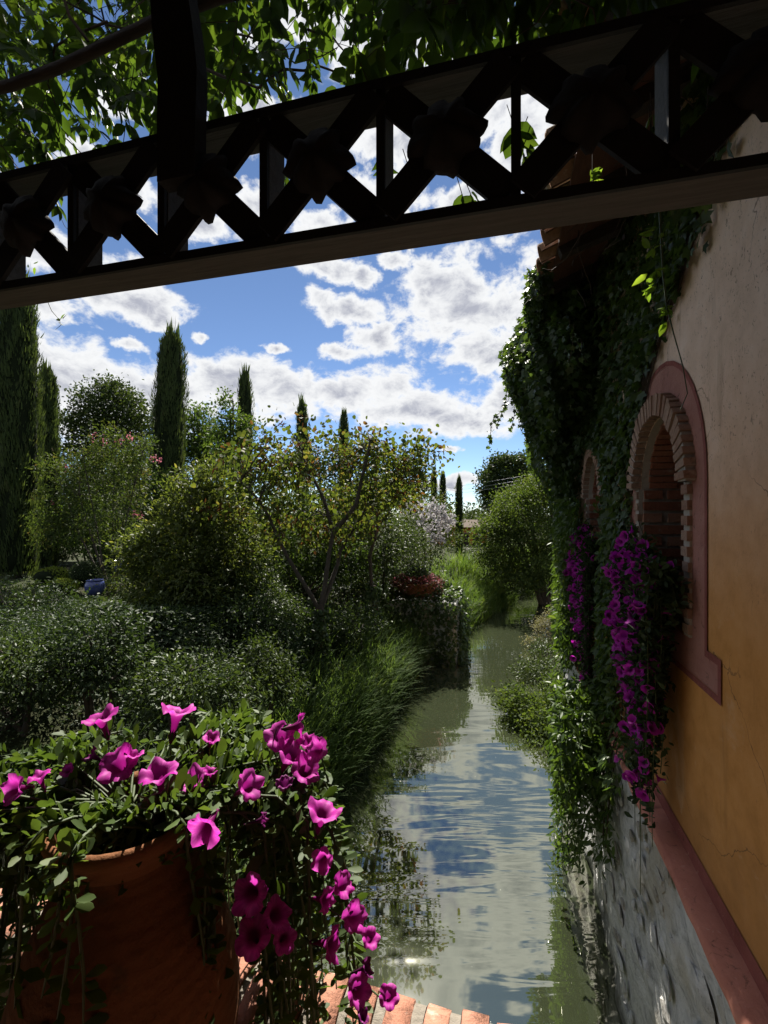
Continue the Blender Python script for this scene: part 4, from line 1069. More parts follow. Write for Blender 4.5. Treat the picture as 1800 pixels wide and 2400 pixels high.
M_CYP = leaf_mat('cypress_foliage', [(0, (.030, .050, .020)), (.5, (.052, .080, .028)), (.85, (.075, .105, .036)), (1, (.10, .10, .05))], .34, 1.6, .6, .2)
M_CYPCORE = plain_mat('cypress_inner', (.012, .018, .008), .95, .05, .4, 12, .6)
def cypress_mesh(seed, H=1.0, Rr=1.0, jag=1.0, nb=9000):
    """unit column: height 1, radius 1 (scaled by the caller through H, Rr in metres)"""
    r = np.random.default_rng(seed)
    prof = lambda t: np.interp(t, [0, .04, .15, .45, .75, .9, .97, 1.0], [.78, .94, 1.0, 1.0, .95, .80, .58, .2])
    t = r.random(nb) ** .92; th = r.uniform(0, 2 * np.pi, nb)
    lump = 1 + .16 * np.sin(th * 3 + t * 9 + seed) + .12 * np.sin(th * 7 - t * 23) + .05 * np.sin(t * 60 + th * 4)
    rad = Rr * .93 * prof(t) * lump * r.uniform(.80, 1.0, nb) + (r.random(nb) < .012) * Rr * .18
    pos = np.stack([rad * np.cos(th), rad * np.sin(th), t * H], -1)
    outd = np.stack([np.cos(th), np.sin(th), 0 * th], -1)
    d = np.array([0, 0, 1.0]) + outd * r.uniform(.05, .40, nb)[:, None] + r.normal(size=(nb, 3)) * .12
    L_ = r.uniform(.06, .18, nb) * (H / 6.5) ** .5
    sc = np.stack([L_ * r.uniform(.10, .2, nb), L_, L_], -1)
    nr = outd + r.normal(size=(nb, 3)) * .5
    ns = int(150 * jag); tt = r.random(ns) * .16 + .84; t2 = r.uniform(0, 2 * np.pi, ns)
    p2 = np.stack([Rr * prof(tt) * .6 * np.cos(t2), Rr * prof(tt) * .6 * np.sin(t2), tt * H], -1)
    L2 = r.uniform(.25, .62, ns) * (H / 6.5); d2 = np.array([0, 0, 1.0]) + r.normal(size=(ns, 3)) * .10
    pos = np.concatenate([pos, p2]); d = np.concatenate([d, d2]); nr = np.concatenate([nr, r.normal(size=(ns, 3))]); sc = np.concatenate([sc, np.stack([L2 * .12, L2, L2], -1)])
    V1, F1 = leaf_arrays(T_BLADE, pos, frames(d, nr), sc)
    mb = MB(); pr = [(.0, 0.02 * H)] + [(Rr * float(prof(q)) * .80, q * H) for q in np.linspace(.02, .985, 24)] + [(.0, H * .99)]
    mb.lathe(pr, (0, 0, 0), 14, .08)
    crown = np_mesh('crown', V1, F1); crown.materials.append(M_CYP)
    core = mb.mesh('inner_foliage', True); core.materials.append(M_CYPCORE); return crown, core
CYPM = {}
TR = MB(); TR.tube([(0, 0, -.25), (0, 0, .3)], [.07, .06], 8); TRM = TR.mesh('trunk'); TRM.materials.append(M_BARK)
def cypress(label, px, top_py, d, w_px, seed, base=None, lean=0.0):
    p = P(px, 1200, d); z = G(p[0], p[1]) if base is None else base; H = ZE + uv(px, top_py)[1] * d - z; Rr = w_px / F * d / 2
    crown, core = cypress_mesh(seed, H, Rr, 1.0, int(17000 if d < 16 else 6000))
    t = thing('cypress_tree', label, 'tree', (p[0], p[1], z), 'cypresses in the garden'); t.rotation_euler = (0, lean, rs.uniform(0, 6) * 0)
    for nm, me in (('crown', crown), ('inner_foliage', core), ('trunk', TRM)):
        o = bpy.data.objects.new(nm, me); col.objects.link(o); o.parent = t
    return t
cypress('tallest cypress at the left edge, its top crossing the lattice', 42, 640, 10.0, 92, 1)
cypress('shorter cypress half hidden behind the tallest one at the left', 110, 872, 13.0, 54, 2)
cypress('cypress cut off by the left edge behind the tallest one', -22, 810, 12.0, 60, 3)
cypress('broad ragged cypress standing right of the round oak', 388, 790, 14.0, 78, 4, None, .03)
cypress('cypress with its top rising behind the redbud on its left', 574, 880, 20, 44, 5)
cypress('slim cypress rising alone above the middle of the redbud', 708, 946, 24, 36, 6)
cypress('small cypress tip rising above the right of the redbud', 806, 974, 28, 30, 7)
cypress('leftmost of the three thin cypresses beyond the white blossom', 1017, 1104, 30, 18, 8)
cypress('middle of the three thin cypresses beyond the white blossom', 1038, 1110, 31, 18, 9)
cypress('nearest of the three thin cypresses, standing on the grassy bank', 1076, 1123, 23, 19, 10, P(1076, 1312, 23)[2])

# redbud with round yellowing leaves and brown pods
M_RED = leaf_mat('redbud_leaf', [(0, (.04, .065, .016)), (.4, (.065, .095, .022)), (.68, (.09, .115, .028)), (.80, (.14, .14, .042)), (.86, (.12, .065, .03)), (1, (.07, .03, .018))], .42, 1.6, .5, .25)
def q_(fx, fy, d): return P(fx * 1.085, fy * 1.085, d)
tb = q_(672, 1480, 7.5); tb[2] = G(tb[0], tb[1]) - .05
fork = q_(690, 1320, 7.5)
stems = [[tb, fork, q_(640, 1235, 7.4), q_(600, 1160, 7.3), q_(560, 1080, 7.2), q_(520, 1040, 7.1)],
         [fork, q_(706, 1230, 7.6), q_(720, 1150, 7.7), q_(700, 1080, 7.7), q_(660, 1000, 7.8), q_(640, 950, 7.8)],
         [fork, q_(722, 1240, 7.8), q_(735, 1190, 8), q_(790, 1100, 8.2), q_(850, 1040, 8.3)],
         [q_(720, 1150, 7.7), q_(770, 1090, 7.6), q_(790, 1000, 7.6), q_(800, 950, 7.6)]]
lob = []
for (fx, fy, d, rx, rz) in [(560, 990, 7.3, .62, .42), (640, 960, 7.7, .7, .45), (740, 965, 7.9, .75, .42), (830, 985, 8.1, .65, .42), (880, 1035, 8.2, .5, .4), (700, 1040, 7.8, 1.0, .38), (580, 1060, 7.3, .55, .35), (800, 1080, 8.2, .7, .35), (690, 1120, 8, .7, .35), (905, 985, 8.3, .35, .35), (520, 1100, 7.2, .45, .3), (620, 1130, 7.5, .6, .3), (760, 1140, 8, .6, .3)]:
    c_ = q_(fx, fy, d); lob.append((*c_, rx, .7, rz))
redt, rcl, rr_ = tree('redbud_tree', 'open redbud tree with yellowing round leaves and ivy round its leaning trunk', 'tree', tb, lob, stems, M_RED, 215, 21, .15, .072, 21, T_ROUND, 110, .045, .15, None, None, 300, .25, 'red', .5, .9)
pods = foliage(rcl[::2], 9, .10, .10, rr_, T_LEAF, 0, 1.4); M_POD = leaf_mat('dry_pod', [(0, (.05, .022, .014)), (1, (.11, .05, .028))], .25, 1.3, .7, .15)
link('seed_pods', leaf_mesh('seed_pods', T_LEAF, pods[0], pods[1], pods[2][:, None] * np.array([.55, 1, 1])), redt, M_POD, 'stuff')
# ivy sleeves round trunks on the bank
def sleeve(label, p0, p1, rad, n, seed):
    r = np.random.default_rng(seed); t = r.random(n); th = r.uniform(0, 6.28, n); p0 = np.array(p0); p1 = np.array(p1); R0 = rad * (1.15 - .35 * t) * (1 + .25 * np.sin(t * 14 + th * 2))
    pos = p0 + (p1 - p0) * t[:, None] + np.stack([np.cos(th) * R0, np.sin(th) * R0, 0 * t], -1) * r.uniform(.75, 1.05, n)[:, None]
    o_ = np.stack([np.cos(th), np.sin(th), .2 + 0 * t], -1)
    tt = thing('trunk_ivy', label, 'ivy', p0); link('leaves', leaf_mesh('leaves', T_IVY, pos, frames(o_ * .3 + r.normal(size=(n, 3)) * .35 + np.array([0, 0, -.7]), o_ + r.normal(size=(n, 3)) * .3), r.uniform(.05, .075, n)), tt, M_IVY, 'stuff')
    mb = MB(); mb.tube([p0, (p0 + p1) / 2 + .02, p1], [rad * .7, rad * .65, rad * .4], 8); mb.build('stems', M_TWIG, tt, True)
sleeve('ivy sleeve wrapped round the foot of the redbud trunk', tb, fork + np.array([0, 0, .05]), .20, 1500, 31)
s2 = q_(805, 1400, 9.5); s2[2] = G(s2[0], s2[1])
sleeve('ivy sleeve on the bare trunk beside the flower bowl', s2, q_(806, 1265, 9.5), .16, 1100, 32)
mbt = MB(); rrr = np.random.default_rng(3); branch_to(mbt, s2, q_(806, 1060, 9.5), .05, .03, rrr, 6, 0, .02)
for (fx, fy) in ((760, 1080), (850, 1090), (820, 1040), (790, 1120), (835, 1130)): branch_to(mbt, q_(806, 1180, 9.5), q_(fx, fy, 9.5), .018, .006, rrr, 6, .05, .08)
tb2 = thing('bare_tree', 'thin bare-stemmed young tree standing behind the redbud', 'tree', s2); mbt.build('trunk', M_BARK, tb2, True)
rc = clumps_in([(*q_(806, 1080, 9.5), .9, .6, .5)], 60, rrr); f_ = foliage(rc, 22, .12, .075, rrr, T_ROUND, .2)
link('crown', leaf_mesh('crown', T_ROUND, *f_), tb2, M_RED)

M_PHO = leaf_mat('olive_shrub_leaf', [(0, (.042, .064, .018)), (.5, (.072, .098, .026)), (.8, (.10, .125, .035)), (.93, (.17, .17, .055)), (1, (.19, .16, .07))], .42, 1.8, .4, .35)
def shrub(name, label, fx, fy_base, d, lobes_px, mat, ncl, per, crad, size, seed, T=T_LEAF, cat='shrub', stems=5, **k):
    bs = q_(fx, fy_base, d); bs[2] = G(bs[0], bs[1]) - .05
    lb = [(*q_(a, b_, d + dd), rx, ry, rz) for (a, b_, dd, rx, ry, rz) in lobes_px]
    r = np.random.default_rng(seed); st = []
    for i in range(stems):
        l = lb[i % len(lb)]; e = np.array(l[:3]) + r.normal(size=3) * np.array(l[3:]) * .3; st.append([bs + r.normal(size=3) * np.array([.06, .06, 0]), bs + (e - bs) * .5 + r.normal(size=3) * .06, e])
    return tree(name, label, cat, bs, lb, st, mat, ncl, per, crad, size, seed, T, k.pop('twigs', 40), k.pop('trunk_r', .03), **k)
shrub('olive_shrub', 'big rounded olive-green shrub left of the redbud', 425, 1400, 7.6,
      [(420, 1120, 0, .62, .55, .6), (400, 1200, -.1, .85, .7, .65), (450, 1260, -.2, .85, .7, .6), (380, 1300, -.2, .75, .7, .5), (440, 1050, .1, .40, .35, .42), (500, 1180, .2, .5, .5, .6), (330, 1200, 0, .45, .5, .5), (480, 1100, .2, .45, .4, .5), (330, 1340, -.3, .6, .6, .5), (460, 1350, -.3, .8, .6, .5)], M_PHO, 620, 56, .13, .078, 41, shell=.5)
M_CRAPE = leaf_mat('crape_myrtle_leaf', [(0, (.032, .055, .016)), (.6, (.055, .085, .022)), (.9, (.085, .095, .032)), (1, (.11, .07, .035))], .40, 1.6, .5, .25)
M_PINK = leaf_mat('pink_blossom', [(0, (.40, .10, .14)), (1, (.52, .20, .24))], .35, 1.2, .7, .1, True, (1, 1, 1))
M_WHITE = leaf_mat('white_blossom', [(0, (.45, .44, .45)), (1, (.62, .60, .62))], .3, 1.0, .7, .1, True, (1, 1, 1))
cm, ccl, cr = shrub('crape_myrtle', 'loose crape myrtle with a few pink flower tips by the tall cypress', 240, 1270, 9.6,
      [(190, 1000, 0, .55, .5, .55), (250, 980, .2, .5, .5, .6), (160, 1070, 0, .6, .5, .5), (270, 1060, .2, .55, .5, .6), (210, 1130, 0, .75, .6, .5), (300, 980, .3, .35, .3, .5), (130, 1010, .2, .4, .4, .4), (110, 1130, 0, .5, .5, .5), (280, 1160, .2, .6, .5, .5)], M_CRAPE, 270, 42, .14, .066, 42, stems=7, trunk_r=.022, shell=.12)
def blossoms(t, pts, n, rad, size, mat, seed):
    r = np.random.default_rng(seed); P0 = np.repeat(np.array(pts), n, 0) + r.normal(size=(len(pts) * n, 3)) * np.array([rad * .7, rad * .7, rad]); m_ = len(P0)
    link('blossom', leaf_mesh('blossom', T_ROUND, P0, frames(r.normal(size=(m_, 3)), r.normal(size=(m_, 3))), r.uniform(.6, 1.2, m_) * size), t, mat)
for bp in [(203, 945), (280, 945), (145, 1010), (115, 1085), (330, 990), (345, 995), (290, 1110), (305, 1115), (260, 955), (225, 950)]: blossoms(cm, [q_(bp[0], bp[1], 9.5)], 15, .045, .036, M_PINK, bp[0])
wm, wcl, wr = shrub('white_crape_myrtle', 'shrub with white blossom heads left of the three thin cypresses', 925, 1230, 14,
      [(930, 1110, 0, .6, .6, .6), (890, 1130, 0, .7, .6, .6), (960, 1150, 0, .45, .5, .5), (900, 1190, -.2, .9, .7, .5)], M_CRAPE, 170, 34, .15, .08, 43, stems=5)
wb = [q_(a, b_, 12.9) for (a, b_) in [(885, 1085), (895, 1100), (905, 1085), (920, 1095), (935, 1090), (945, 1105), (955, 1100), (962, 1115), (930, 1110), (915, 1112), (950, 1125), (968, 1128), (975, 1120), (940, 1130), (925, 1140), (945, 1150), (880, 1098), (965, 1140), (750, 1085), (910, 1125), (935, 1160), (955, 1165), (872, 1092)]]
for i, w_ in enumerate(wb): blossoms(wm, [w_], 40, .09, .075, M_WHITE, i)
M_OAK = leaf_mat('oak_leaf', [(0, (.018, .034, .012)), (.5, (.034, .056, .017)), (1, (.06, .085, .026))], .3, 1.6, .5, .25)
M_MID = leaf_mat('garden_leaf', [(0, (.028, .055, .014)), (.5, (.05, .09, .02)), (1, (.09, .13, .03))], .4, 1.7, .5, .25)
shrub('oak_tree', 'dense rounded oak between the left cypresses', 230, 1150, 19,
      [(230, 880, 0, 1.2, 1.2, .9), (200, 915, 0, .9, 1, .7), (270, 900, 0, 1.2, 1.2, .9), (290, 950, 0, 1.0, 1, .8), (205, 945, 0, .8, .8, .5), (245, 850, 0, .6, .6, .5), (180, 985, 0, 1.0, 1, .7), (250, 1000, 0, 1.3, 1, .9), (310, 1010, 0, 1.1, 1, .9), (210, 1060, 0, 1.5, 1, .9), (290, 1080, 0, 1.5, 1, .9), (165, 900, 0, .5, .5, .4)], M_OAK, 430, 60, .26, .13, 44, T_DIAMOND, 'tree', trunk_r=.13, shell=.4)
shrub('garden_tree', 'yellow-green tree just right of the ragged cypress', 440, 1150, 16.5,
      [(430, 930, 0, .8, .8, .8), (455, 965, 0, .8, .8, .8), (410, 990, 0, .7, .7, .7), (480, 1000, 0, .7, .7, .7), (420, 900, 0, .35, .4, .4)], M_MID, 190, 50, .22, .11, 45, T_DIAMOND, 'tree', trunk_r=.08, shell=.35)
shrub('garden_tree', 'thin leafy tree rising behind the top left of the redbud', 500, 1150, 12,
      [(495, 880, 0, .35, .35, .45), (480, 940, 0, .5, .4, .5), (520, 930, 0, .45, .4, .5), (500, 1000, 0, .6, .5, .5)], M_MID, 90, 34, .13, .085, 46, T_DIAMOND, 'tree', trunk_r=.05, shell=.2)
shrub('dark_tree', 'dark bushy tree filling the gap behind the redbud centre', 720, 1150, 21,
      [(700, 1000, 0, 1.3, 1, .8), (780, 1000, 0, 1.3, 1, .8), (850, 1010, 0, 1.2, 1, .9), (880, 1050, 0, .9, 1, .9), (640, 1010, 0, 1.2, 1, .8), (760, 1080, 0, 2.4, 1, 1.0)], M_OAK, 260, 46, .3, .15, 47, T_DIAMOND, 'tree', trunk_r=.12)
shrub('round_tree', 'large dark round tree on the skyline right of the cypresses', 1095, 1150, 48,
      [(1090, 1030, 0, 2.2, 2, 2.0), (1065, 1045, 0, 1.6, 1.6, 1.8), (1120, 1015, 0, 1.7, 1.6, 1.5), (1135, 1050, 0, 1.6, 1.6, 2), (1085, 1005, 0, 1.4, 1.3, 1.0), (1085, 1085, 0, 2.3, 2, 1.8)], M_OAK, 300, 60, .42, .3, 48, T_DIAMOND, 'tree', trunk_r=.35, twig_r=.05)
M_BROAD = leaf_mat('bankside_tree_leaf', [(0, (.032, .058, .015)), (.5, (.055, .088, .022)), (.85, (.078, .112, .028)), (1, (.11, .13, .038))], .42, 1.8, .5, .25)
shrub('bankside_tree', 'spreading light green tree leaning over the far bend of the canal', 1185, 1280, 17,
      [(1130, 1090, 0, 1.2, 1.2, .7), (1170, 1060, .3, 1.0, 1.1, .8), (1200, 1040, .5, .9, 1, .9), (1090, 1130, -.2, .8, 1, .55), (1150, 1150, -.3, 1.4, 1.3, .6), (1080, 1180, -.2, .75, .9, .5), (1150, 1210, -.4, 1.2, 1.2, .5), (1210, 1180, 0, 1, 1, .9), (1110, 1235, -.4, .8, .8, .35), (1060, 1150, -.2, .7, .9, .6), (1100, 1250, -.6, .9, .8, .35), (1170, 1250, -.6, 1.0, .8, .35), (1060, 1215, -.3, .6, .8, .4)], M_BROAD, 820, 46, .20, .105, 49, T_LEAF, 'tree', trunk_r=.11, shell=.3, flat=.55)
shrub('dark_conifer', 'pointed dark conifer behind the nearest thin cypress', 1020, 1230, 33,
      [(1018, 1130, 0, .45, .5, 1.2), (1022, 1170, 0, .7, .7, 1.2), (1012, 1200, 0, .9, .8, .8)], M_OAK, 70, 50, .2, .12, 50, T_DIAMOND, 'tree', trunk_r=.1)

# ------------------------------------------------------------------ left bank: ground cover, grass, hedges
M_COVER = leaf_mat('ground_cover_leaf', [(0, (.015, .030, .012)), (.5, (.028, .050, .019)), (.85, (.045, .072, .028)), (1, (.08, .105, .045))], .28, 1.7, .42, .28, False)
r = np.random.default_rng(77)
def mound(x, y):
    return .12 + .42 * (0.5 + .5 * np.sin(x * 1.3 + 1.1 * np.sin(y * .9)) * np.sin(y * 1.15 + x * .5 + 2)) ** 1.6 + .10 * (.5 + .5 * np.sin(x * 4.3 + y * 2) * np.sin(y * 3.9 - x))
def cover(n, x0, x1, y0, y1, size, keep=None):
    y = r.uniform(y0, y1, n); x = r.uniform(x0, x1, n)
    k_ = (x < xl(y) - .25)
    if keep is not None: k_ &= keep(x, y)
    x, y = x[k_], y[k_]; n = len(x); m_ = mound(x, y) * ss((xl(y) - x - .1) / 1.0) * (1 - .65 * ss((-x - 3.9) / 1.4) * ss((y - 4.2) / 1.0))
    z = ground(x, y) + m_ * r.random(n) ** .35 + .01
    eps = .06; gxn = -(ground(x + eps, y) + mound(x + eps, y) - ground(x - eps, y) - mound(x - eps, y)) / (2 * eps); gyn = -(ground(x, y + eps) + mound(x, y + eps) - ground(x, y - eps) - mound(x, y - eps)) / (2 * eps)
    nr = np.stack([gxn, gyn, np.ones(n)], -1) * .8 + r.normal(size=(n, 3)) * .55
    d = r.normal(size=(n, 3)) * np.array([1, 1, .4]) + np.stack([gxn, gyn, -.3 * np.ones(n)], -1) * .4
    patch = 1 + .55 * np.sin(x * 1.9 + 2 * np.sin(y * 1.3)) * np.sin(y * 1.7 - x * .8)
    return np.stack([x, y, z], -1), frames(d, nr), r.uniform(size * .5, size * 1.25, n) * np.clip(patch, .6, 1.6)
c1 = cover(52000, -6.5, -1.8, 2.2, 7.5, .058); c2 = cover(42000, -12, -1.5, 6.5, 13, .075, lambda x, y: ~((x < -5.4) & (y > 6.3) & (y < 9.6))); c3 = cover(16000, -7, -1.0, 11, 17, .09)
CV = cat_(c1, c2, c3)
tag(link('ground_cover', leaf_mesh('ground_cover', T_LEAF, *CV), None, M_COVER), 'glossy dark leafy ground cover over the left bank', 'ground cover', None, 'stuff')

def blades(bx, by, bz, L_, w, lean, r, nseg=4):
    """arching grass blades: strips of nseg quads"""
    n = len(bx); th = r.uniform(0, 2 * np.pi, n); dirx, diry = np.cos(th), np.sin(th)
    dirx = dirx + lean[0]; diry = diry + lean[1]; q = np.hypot(dirx, diry) + 1e-6; dirx /= q; diry /= q
    bend = r.uniform(.5, 1.35, n); V = []
    for i in range(nseg + 1):
        t = i / nseg; a = bend * t * 1.25
        hor = L_ * (1 - np.cos(a)) / np.maximum(bend * 1.25, .1); ver = L_ * np.sin(a) / np.maximum(bend * 1.25, .1)
        cx2 = bx + dirx * hor; cy2 = by + diry * hor; cz2 = bz + ver; ww = w * (1 - t) ** .7 * .5 + .0004
        V.append(np.stack([cx2 - diry * ww, cy2 + dirx * ww, cz2], -1)); V.append(np.stack([cx2 + diry * ww, cy2 - dirx * ww, cz2], -1))
    V = np.stack(V, 1); m_ = 2 * (nseg + 1); off = (np.arange(n) * m_)[:, None]
    fs = np.concatenate([off + np.array([[2 * i, 2 * i + 1, 2 * i + 3, 2 * i + 2]]) for i in range(nseg)])
    return V.reshape(-1, 3), fs
M_GRASS = leaf_mat('long_grass', [(0, (.045, .085, .026)), (.5, (.08, .135, .04)), (.85, (.12, .18, .058)), (1, (.20, .21, .10))], .42, 1.6, .45, .35, False)
M_REED = leaf_mat('bright_grass', [(0, (.045, .085, .02)), (.5, (.08, .14, .03)), (.85, (.12, .18, .045)), (1, (.17, .19, .08))], .42, 1.6, .45, .3, False)
def tufts(name, label, n, fy, off, per, Ls, w, lean, mat, seed):
    r = np.random.default_rng(seed); y = fy(r, n); s_ = off(r, n, y); x = xl(y) - s_
    z = ground(x, y) - .02
    bx = np.repeat(x, per) + r.normal(size=n * per) * .05; by = np.repeat(y, per) + r.normal(size=n * per) * .05; bz = np.repeat(z, per)
    L_ = r.uniform(Ls[0], Ls[1], n * per); V, fs = blades(bx, by, bz, L_, w, lean, r)
    tag(link(name, np_mesh(name, V, [fs]), None, mat), label, 'grass', None, 'stuff')
tufts('bank_grass', 'long arching grass along the left water edge', 1000, lambda r, n: 3.0 + 6.9 * r.random(n), lambda r, n, y: np.abs(r.normal(size=n)) * .45 - .05, 10, (.35, 1.1), .026, (.8, -.25), M_GRASS, 5)
tufts('far_reeds', 'bright tall grass on the far bank beyond the ivy-covered pier', 1500, lambda r, n: r.uniform(12.5, 26.5, n), lambda r, n, y: np.abs(r.normal(size=n)) * 1.0 - .05, 10, (.35, .95), .024, (.4, -.3), M_REED, 6)
tufts('garden_grass', 'grass tufts between the shrubs of the left bank', 260, lambda r, n: r.uniform(4, 13, n), lambda r, n, y: r.uniform(.8, 4.5, n), 14, (.2, .5), .009, (.2, -.3), M_GRASS, 7)

# individual garden plants of the left side
M_DARKLEAF = leaf_mat('dark_shrub_leaf', [(0, (.026, .045, .016)), (.6, (.048, .078, .025)), (1, (.075, .11, .036))], .3, 1.5, .4, .4)
M_HEDGE = leaf_mat('golden_hedge_leaf', [(0, (.13, .18, .025)), (.6, (.20, .26, .04)), (1, (.27, .32, .06))], .4, 1.5, .5, .25)
M_BOX = leaf_mat('boxwood_leaf', [(0, (.018, .036, .010)), (.6, (.034, .06, .016)), (1, (.055, .085, .022))], .25, 1.5, .4, .35)
def topiary(name, label, c, rad, n, size, mat, seed, cat='topiary', sq=(1, 1, 1), base=None):
    r = np.random.default_rng(seed); d = norm(r.normal(size=(n, 3))); pos = np.array(c) + d * np.array(sq) * rad * r.uniform(.86, 1.03, n)[:, None]
    t = thing(name, label, cat, (c[0], c[1], c[2] - rad * sq[2] if base is None else base)); link('foliage', leaf_mesh('foliage', T_LEAF, pos, frames(r.normal(size=(n, 3)), d + r.normal(size=(n, 3)) * .4), r.uniform(.7, 1.2, n) * size), t, mat)
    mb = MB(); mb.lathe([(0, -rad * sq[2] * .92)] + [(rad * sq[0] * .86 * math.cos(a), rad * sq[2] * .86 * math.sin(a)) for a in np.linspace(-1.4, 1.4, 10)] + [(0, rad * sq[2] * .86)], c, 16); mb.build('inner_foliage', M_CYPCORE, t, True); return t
topiary('boxwood_ball', 'clipped boxwood ball near the tall cypress, above the blue pot', q_(183, 1240, 9.2), .27, 2600, .03, M_BOX, 1)
for i, (fx, fy, lab, sq) in enumerate([(115, 1245, 'golden clipped hedge left of the boxwood ball, the farther one', (1.5, 1, .7)), (135, 1266, 'golden low hedge in front of the farther golden hedge', (1.3, .9, .55))]):
    topiary('golden_hedge', lab, q_(fx, fy, 9.4 - .5 * i), .26, 2600, .04, M_HEDGE, 5 + i, 'hedge', sq)
M_GLAZE = plain_mat('blue_glaze', (.05, .07, .22), .25, .5, .2, 30, .1)
for (fx, fy, d, rr2, lab) in ((205, 1268, 8.6, .17, 'round blue glazed pot below the boxwood ball'), (257, 1222, 10.5, .15, 'second blue glazed pot behind the crape myrtle stems')):
    c_ = q_(fx, fy, d); t = thing('glazed_pot', lab, 'pot', (c_[0], c_[1], c_[2] - rr2)); mb = MB()
    mb.lathe([(0, -rr2), (.6 * rr2, -rr2), (.95 * rr2, -.3 * rr2), (rr2, .2 * rr2), (.85 * rr2, .6 * rr2), (.7 * rr2, .68 * rr2)], c_, 24); mb.build('body', M_GLAZE, t, True)
    mb = MB(); mb.lathe([(.7 * rr2, .68 * rr2), (.82 * rr2, .72 * rr2), (.84 * rr2, .80 * rr2), (.74 * rr2, .80 * rr2), (.66 * rr2, .6 * rr2)], c_, 24); mb.build('rim', M_GLAZE, t, True)
for i, (lab, fx, fb, d, lb, mat, ncl, per, sz) in enumerate([
    ('leafy dark shrub at the left edge below the tall cypress', 40, 1370, 7.2, [(30, 1310, 0, .5, .5, .35), (80, 1330, 0, .5, .5, .3), (-20, 1300, 0, .5, .5, .4)], M_DARKLEAF, 70, 40, .065),
    ('grey-green leafy shrub left of the blue pot', 90, 1380, 6.8, [(95, 1310, 0, .40, .4, .28), (140, 1340, 0, .40, .4, .25)], M_COVER, 60, 40, .06),
    ('dark shrub under the olive shrub beside the redbud trunk', 560, 1400, 7.4, [(560, 1300, 0, .6, .5, .5), (610, 1330, 0, .5, .5, .4), (530, 1250, .3, .5, .5, .5)], M_DARKLEAF, 120, 44, .062),
    ('bushy green shrub behind the redbud stems', 640, 1330, 9.6, [(620, 1200, 0, .8, .6, .6), (680, 1190, .3, .8, .6, .6), (590, 1150, 0, .6, .5, .6), (740, 1210, .3, .7, .6, .5)], M_MID, 170, 40, .075),
    ('green shrub between the bare young tree and the flower bowl', 820, 1310, 11, [(780, 1190, 0, .8, .6, .6), (840, 1180, .3, .9, .6, .7), (870, 1230, 0, .7, .6, .4), (800, 1250, 0, .6, .5, .4)], M_DARKLEAF, 170, 40, .08),
    ('shrub with reddish tips below the crape myrtle', 300, 1300, 9, [(300, 1260, 0, .5, .5, .3), (250, 1280, 0, .4, .4, .25), (340, 1290, 0, .4, .4, .25)], M_CRAPE, 80, 40, .06),
    ('low bank shrub in front of the olive shrub', 330, 1450, 6.0, [(330, 1370, 0, .6, .5, .35), (400, 1400, 0, .6, .5, .35), (270, 1400, 0, .5, .5, .3)], M_COVER, 120, 42, .058),
    ('leafy shrub on the bank below the redbud, by the grass', 780, 1400, 8.4, [(770, 1340, 0, .45, .4, .3), (740, 1380, 0, .4, .4, .25)], M_DARKLEAF, 60, 40, .06),
    ('tangled green hedge shrub behind the crape myrtle', 180, 1240, 13, [(130, 1130, 0, .9, .7, .7), (220, 1150, 0, .9, .7, .8), (300, 1130, 0, .9, .7, .9), (330, 1060, 0, .6, .6, .7)], M_MID, 190, 42, .09),
    ('tall leafy thicket behind the redbud stems, right of the olive shrub', 640, 1330, 10.6, [(590, 1100, 0, .8, .6, .7), (660, 1110, .3, .9, .6, .8), (740, 1120, .3, .9, .6, .7), (560, 1180, 0, .7, .6, .7), (700, 1220, -.3, 1.1, .6, .6), (620, 1260, -.3, 1.0, .6, .5), (800, 1150, .3, .8, .6, .7)], M_DARKLEAF, 330, 44, .085),
    ('dark broadleaf bush behind the crape myrtle, before the round oak', 230, 1240, 14.5, [(140, 1060, 0, .9, .8, .8), (210, 1050, 0, 1.0, .8, .9), (290, 1040, 0, 1.0, .8, 1.0), (250, 1130, 0, 1.6, .8, .9), (130, 1160, 0, 1.0, .8, .8)], M_DARKLEAF, 300, 44, .10),
    ('ivy-dark bush on the slope between the olive shrub and the redbud foot', 560, 1440, 6.9, [(540, 1340, 0, .55, .5, .4), (590, 1380, 0, .5, .5, .35), (480, 1370, 0, .5, .5, .35)], M_COVER, 130, 44, .06),
    ('dense low shrub at the left edge just beyond the petunia jar', 40, 1560, 3.8, [(40, 1455, 0, .36, .36, .22), (-20, 1440, 0, .3, .3, .26), (100, 1480, 0, .3, .3, .16)], M_DARKLEAF, 90, 46, .046),
    ('round leafy shrub on the slope behind the left petunia blooms', 210, 1540, 4.1, [(200, 1375, 0, .30, .32, .30), (250, 1430, 0, .26, .3, .2)], M_COVER, 80, 44, .05),
    ('spreading dark shrub on the slope behind the middle petunia blooms', 420, 1560, 4.0, [(400, 1470, 0, .38, .36, .22), (470, 1500, 0, .36, .34, .2), (330, 1490, 0, .3, .3, .16)], M_DARKLEAF, 110, 44, .046),
    ('small-leaved shrub just above the long grass, left of it', 560, 1560, 4.7, [(550, 1430, 0, .34, .32, .28), (600, 1470, 0, .3, .3, .24)], M_OAK, 80, 46, .046),
    ('low dark hedge before the small orange house', 1010, 1220, 25, [(1015, 1196, 0, .8, .6, .35), (975, 1192, 0, .7, .6, .4), (1045, 1205, 0, .7, .6, .35)], M_DARKLEAF, 90, 40, .10),
    ('dark shrub filling the gap behind the tall cypress foot', 60, 1240, 14, [(100, 1180, 0, .8, .7, .6), (20, 1150, 0, .9, .7, .9), (130, 1060, 0, .5, .6, .5)], M_OAK, 130, 42, .09)]):
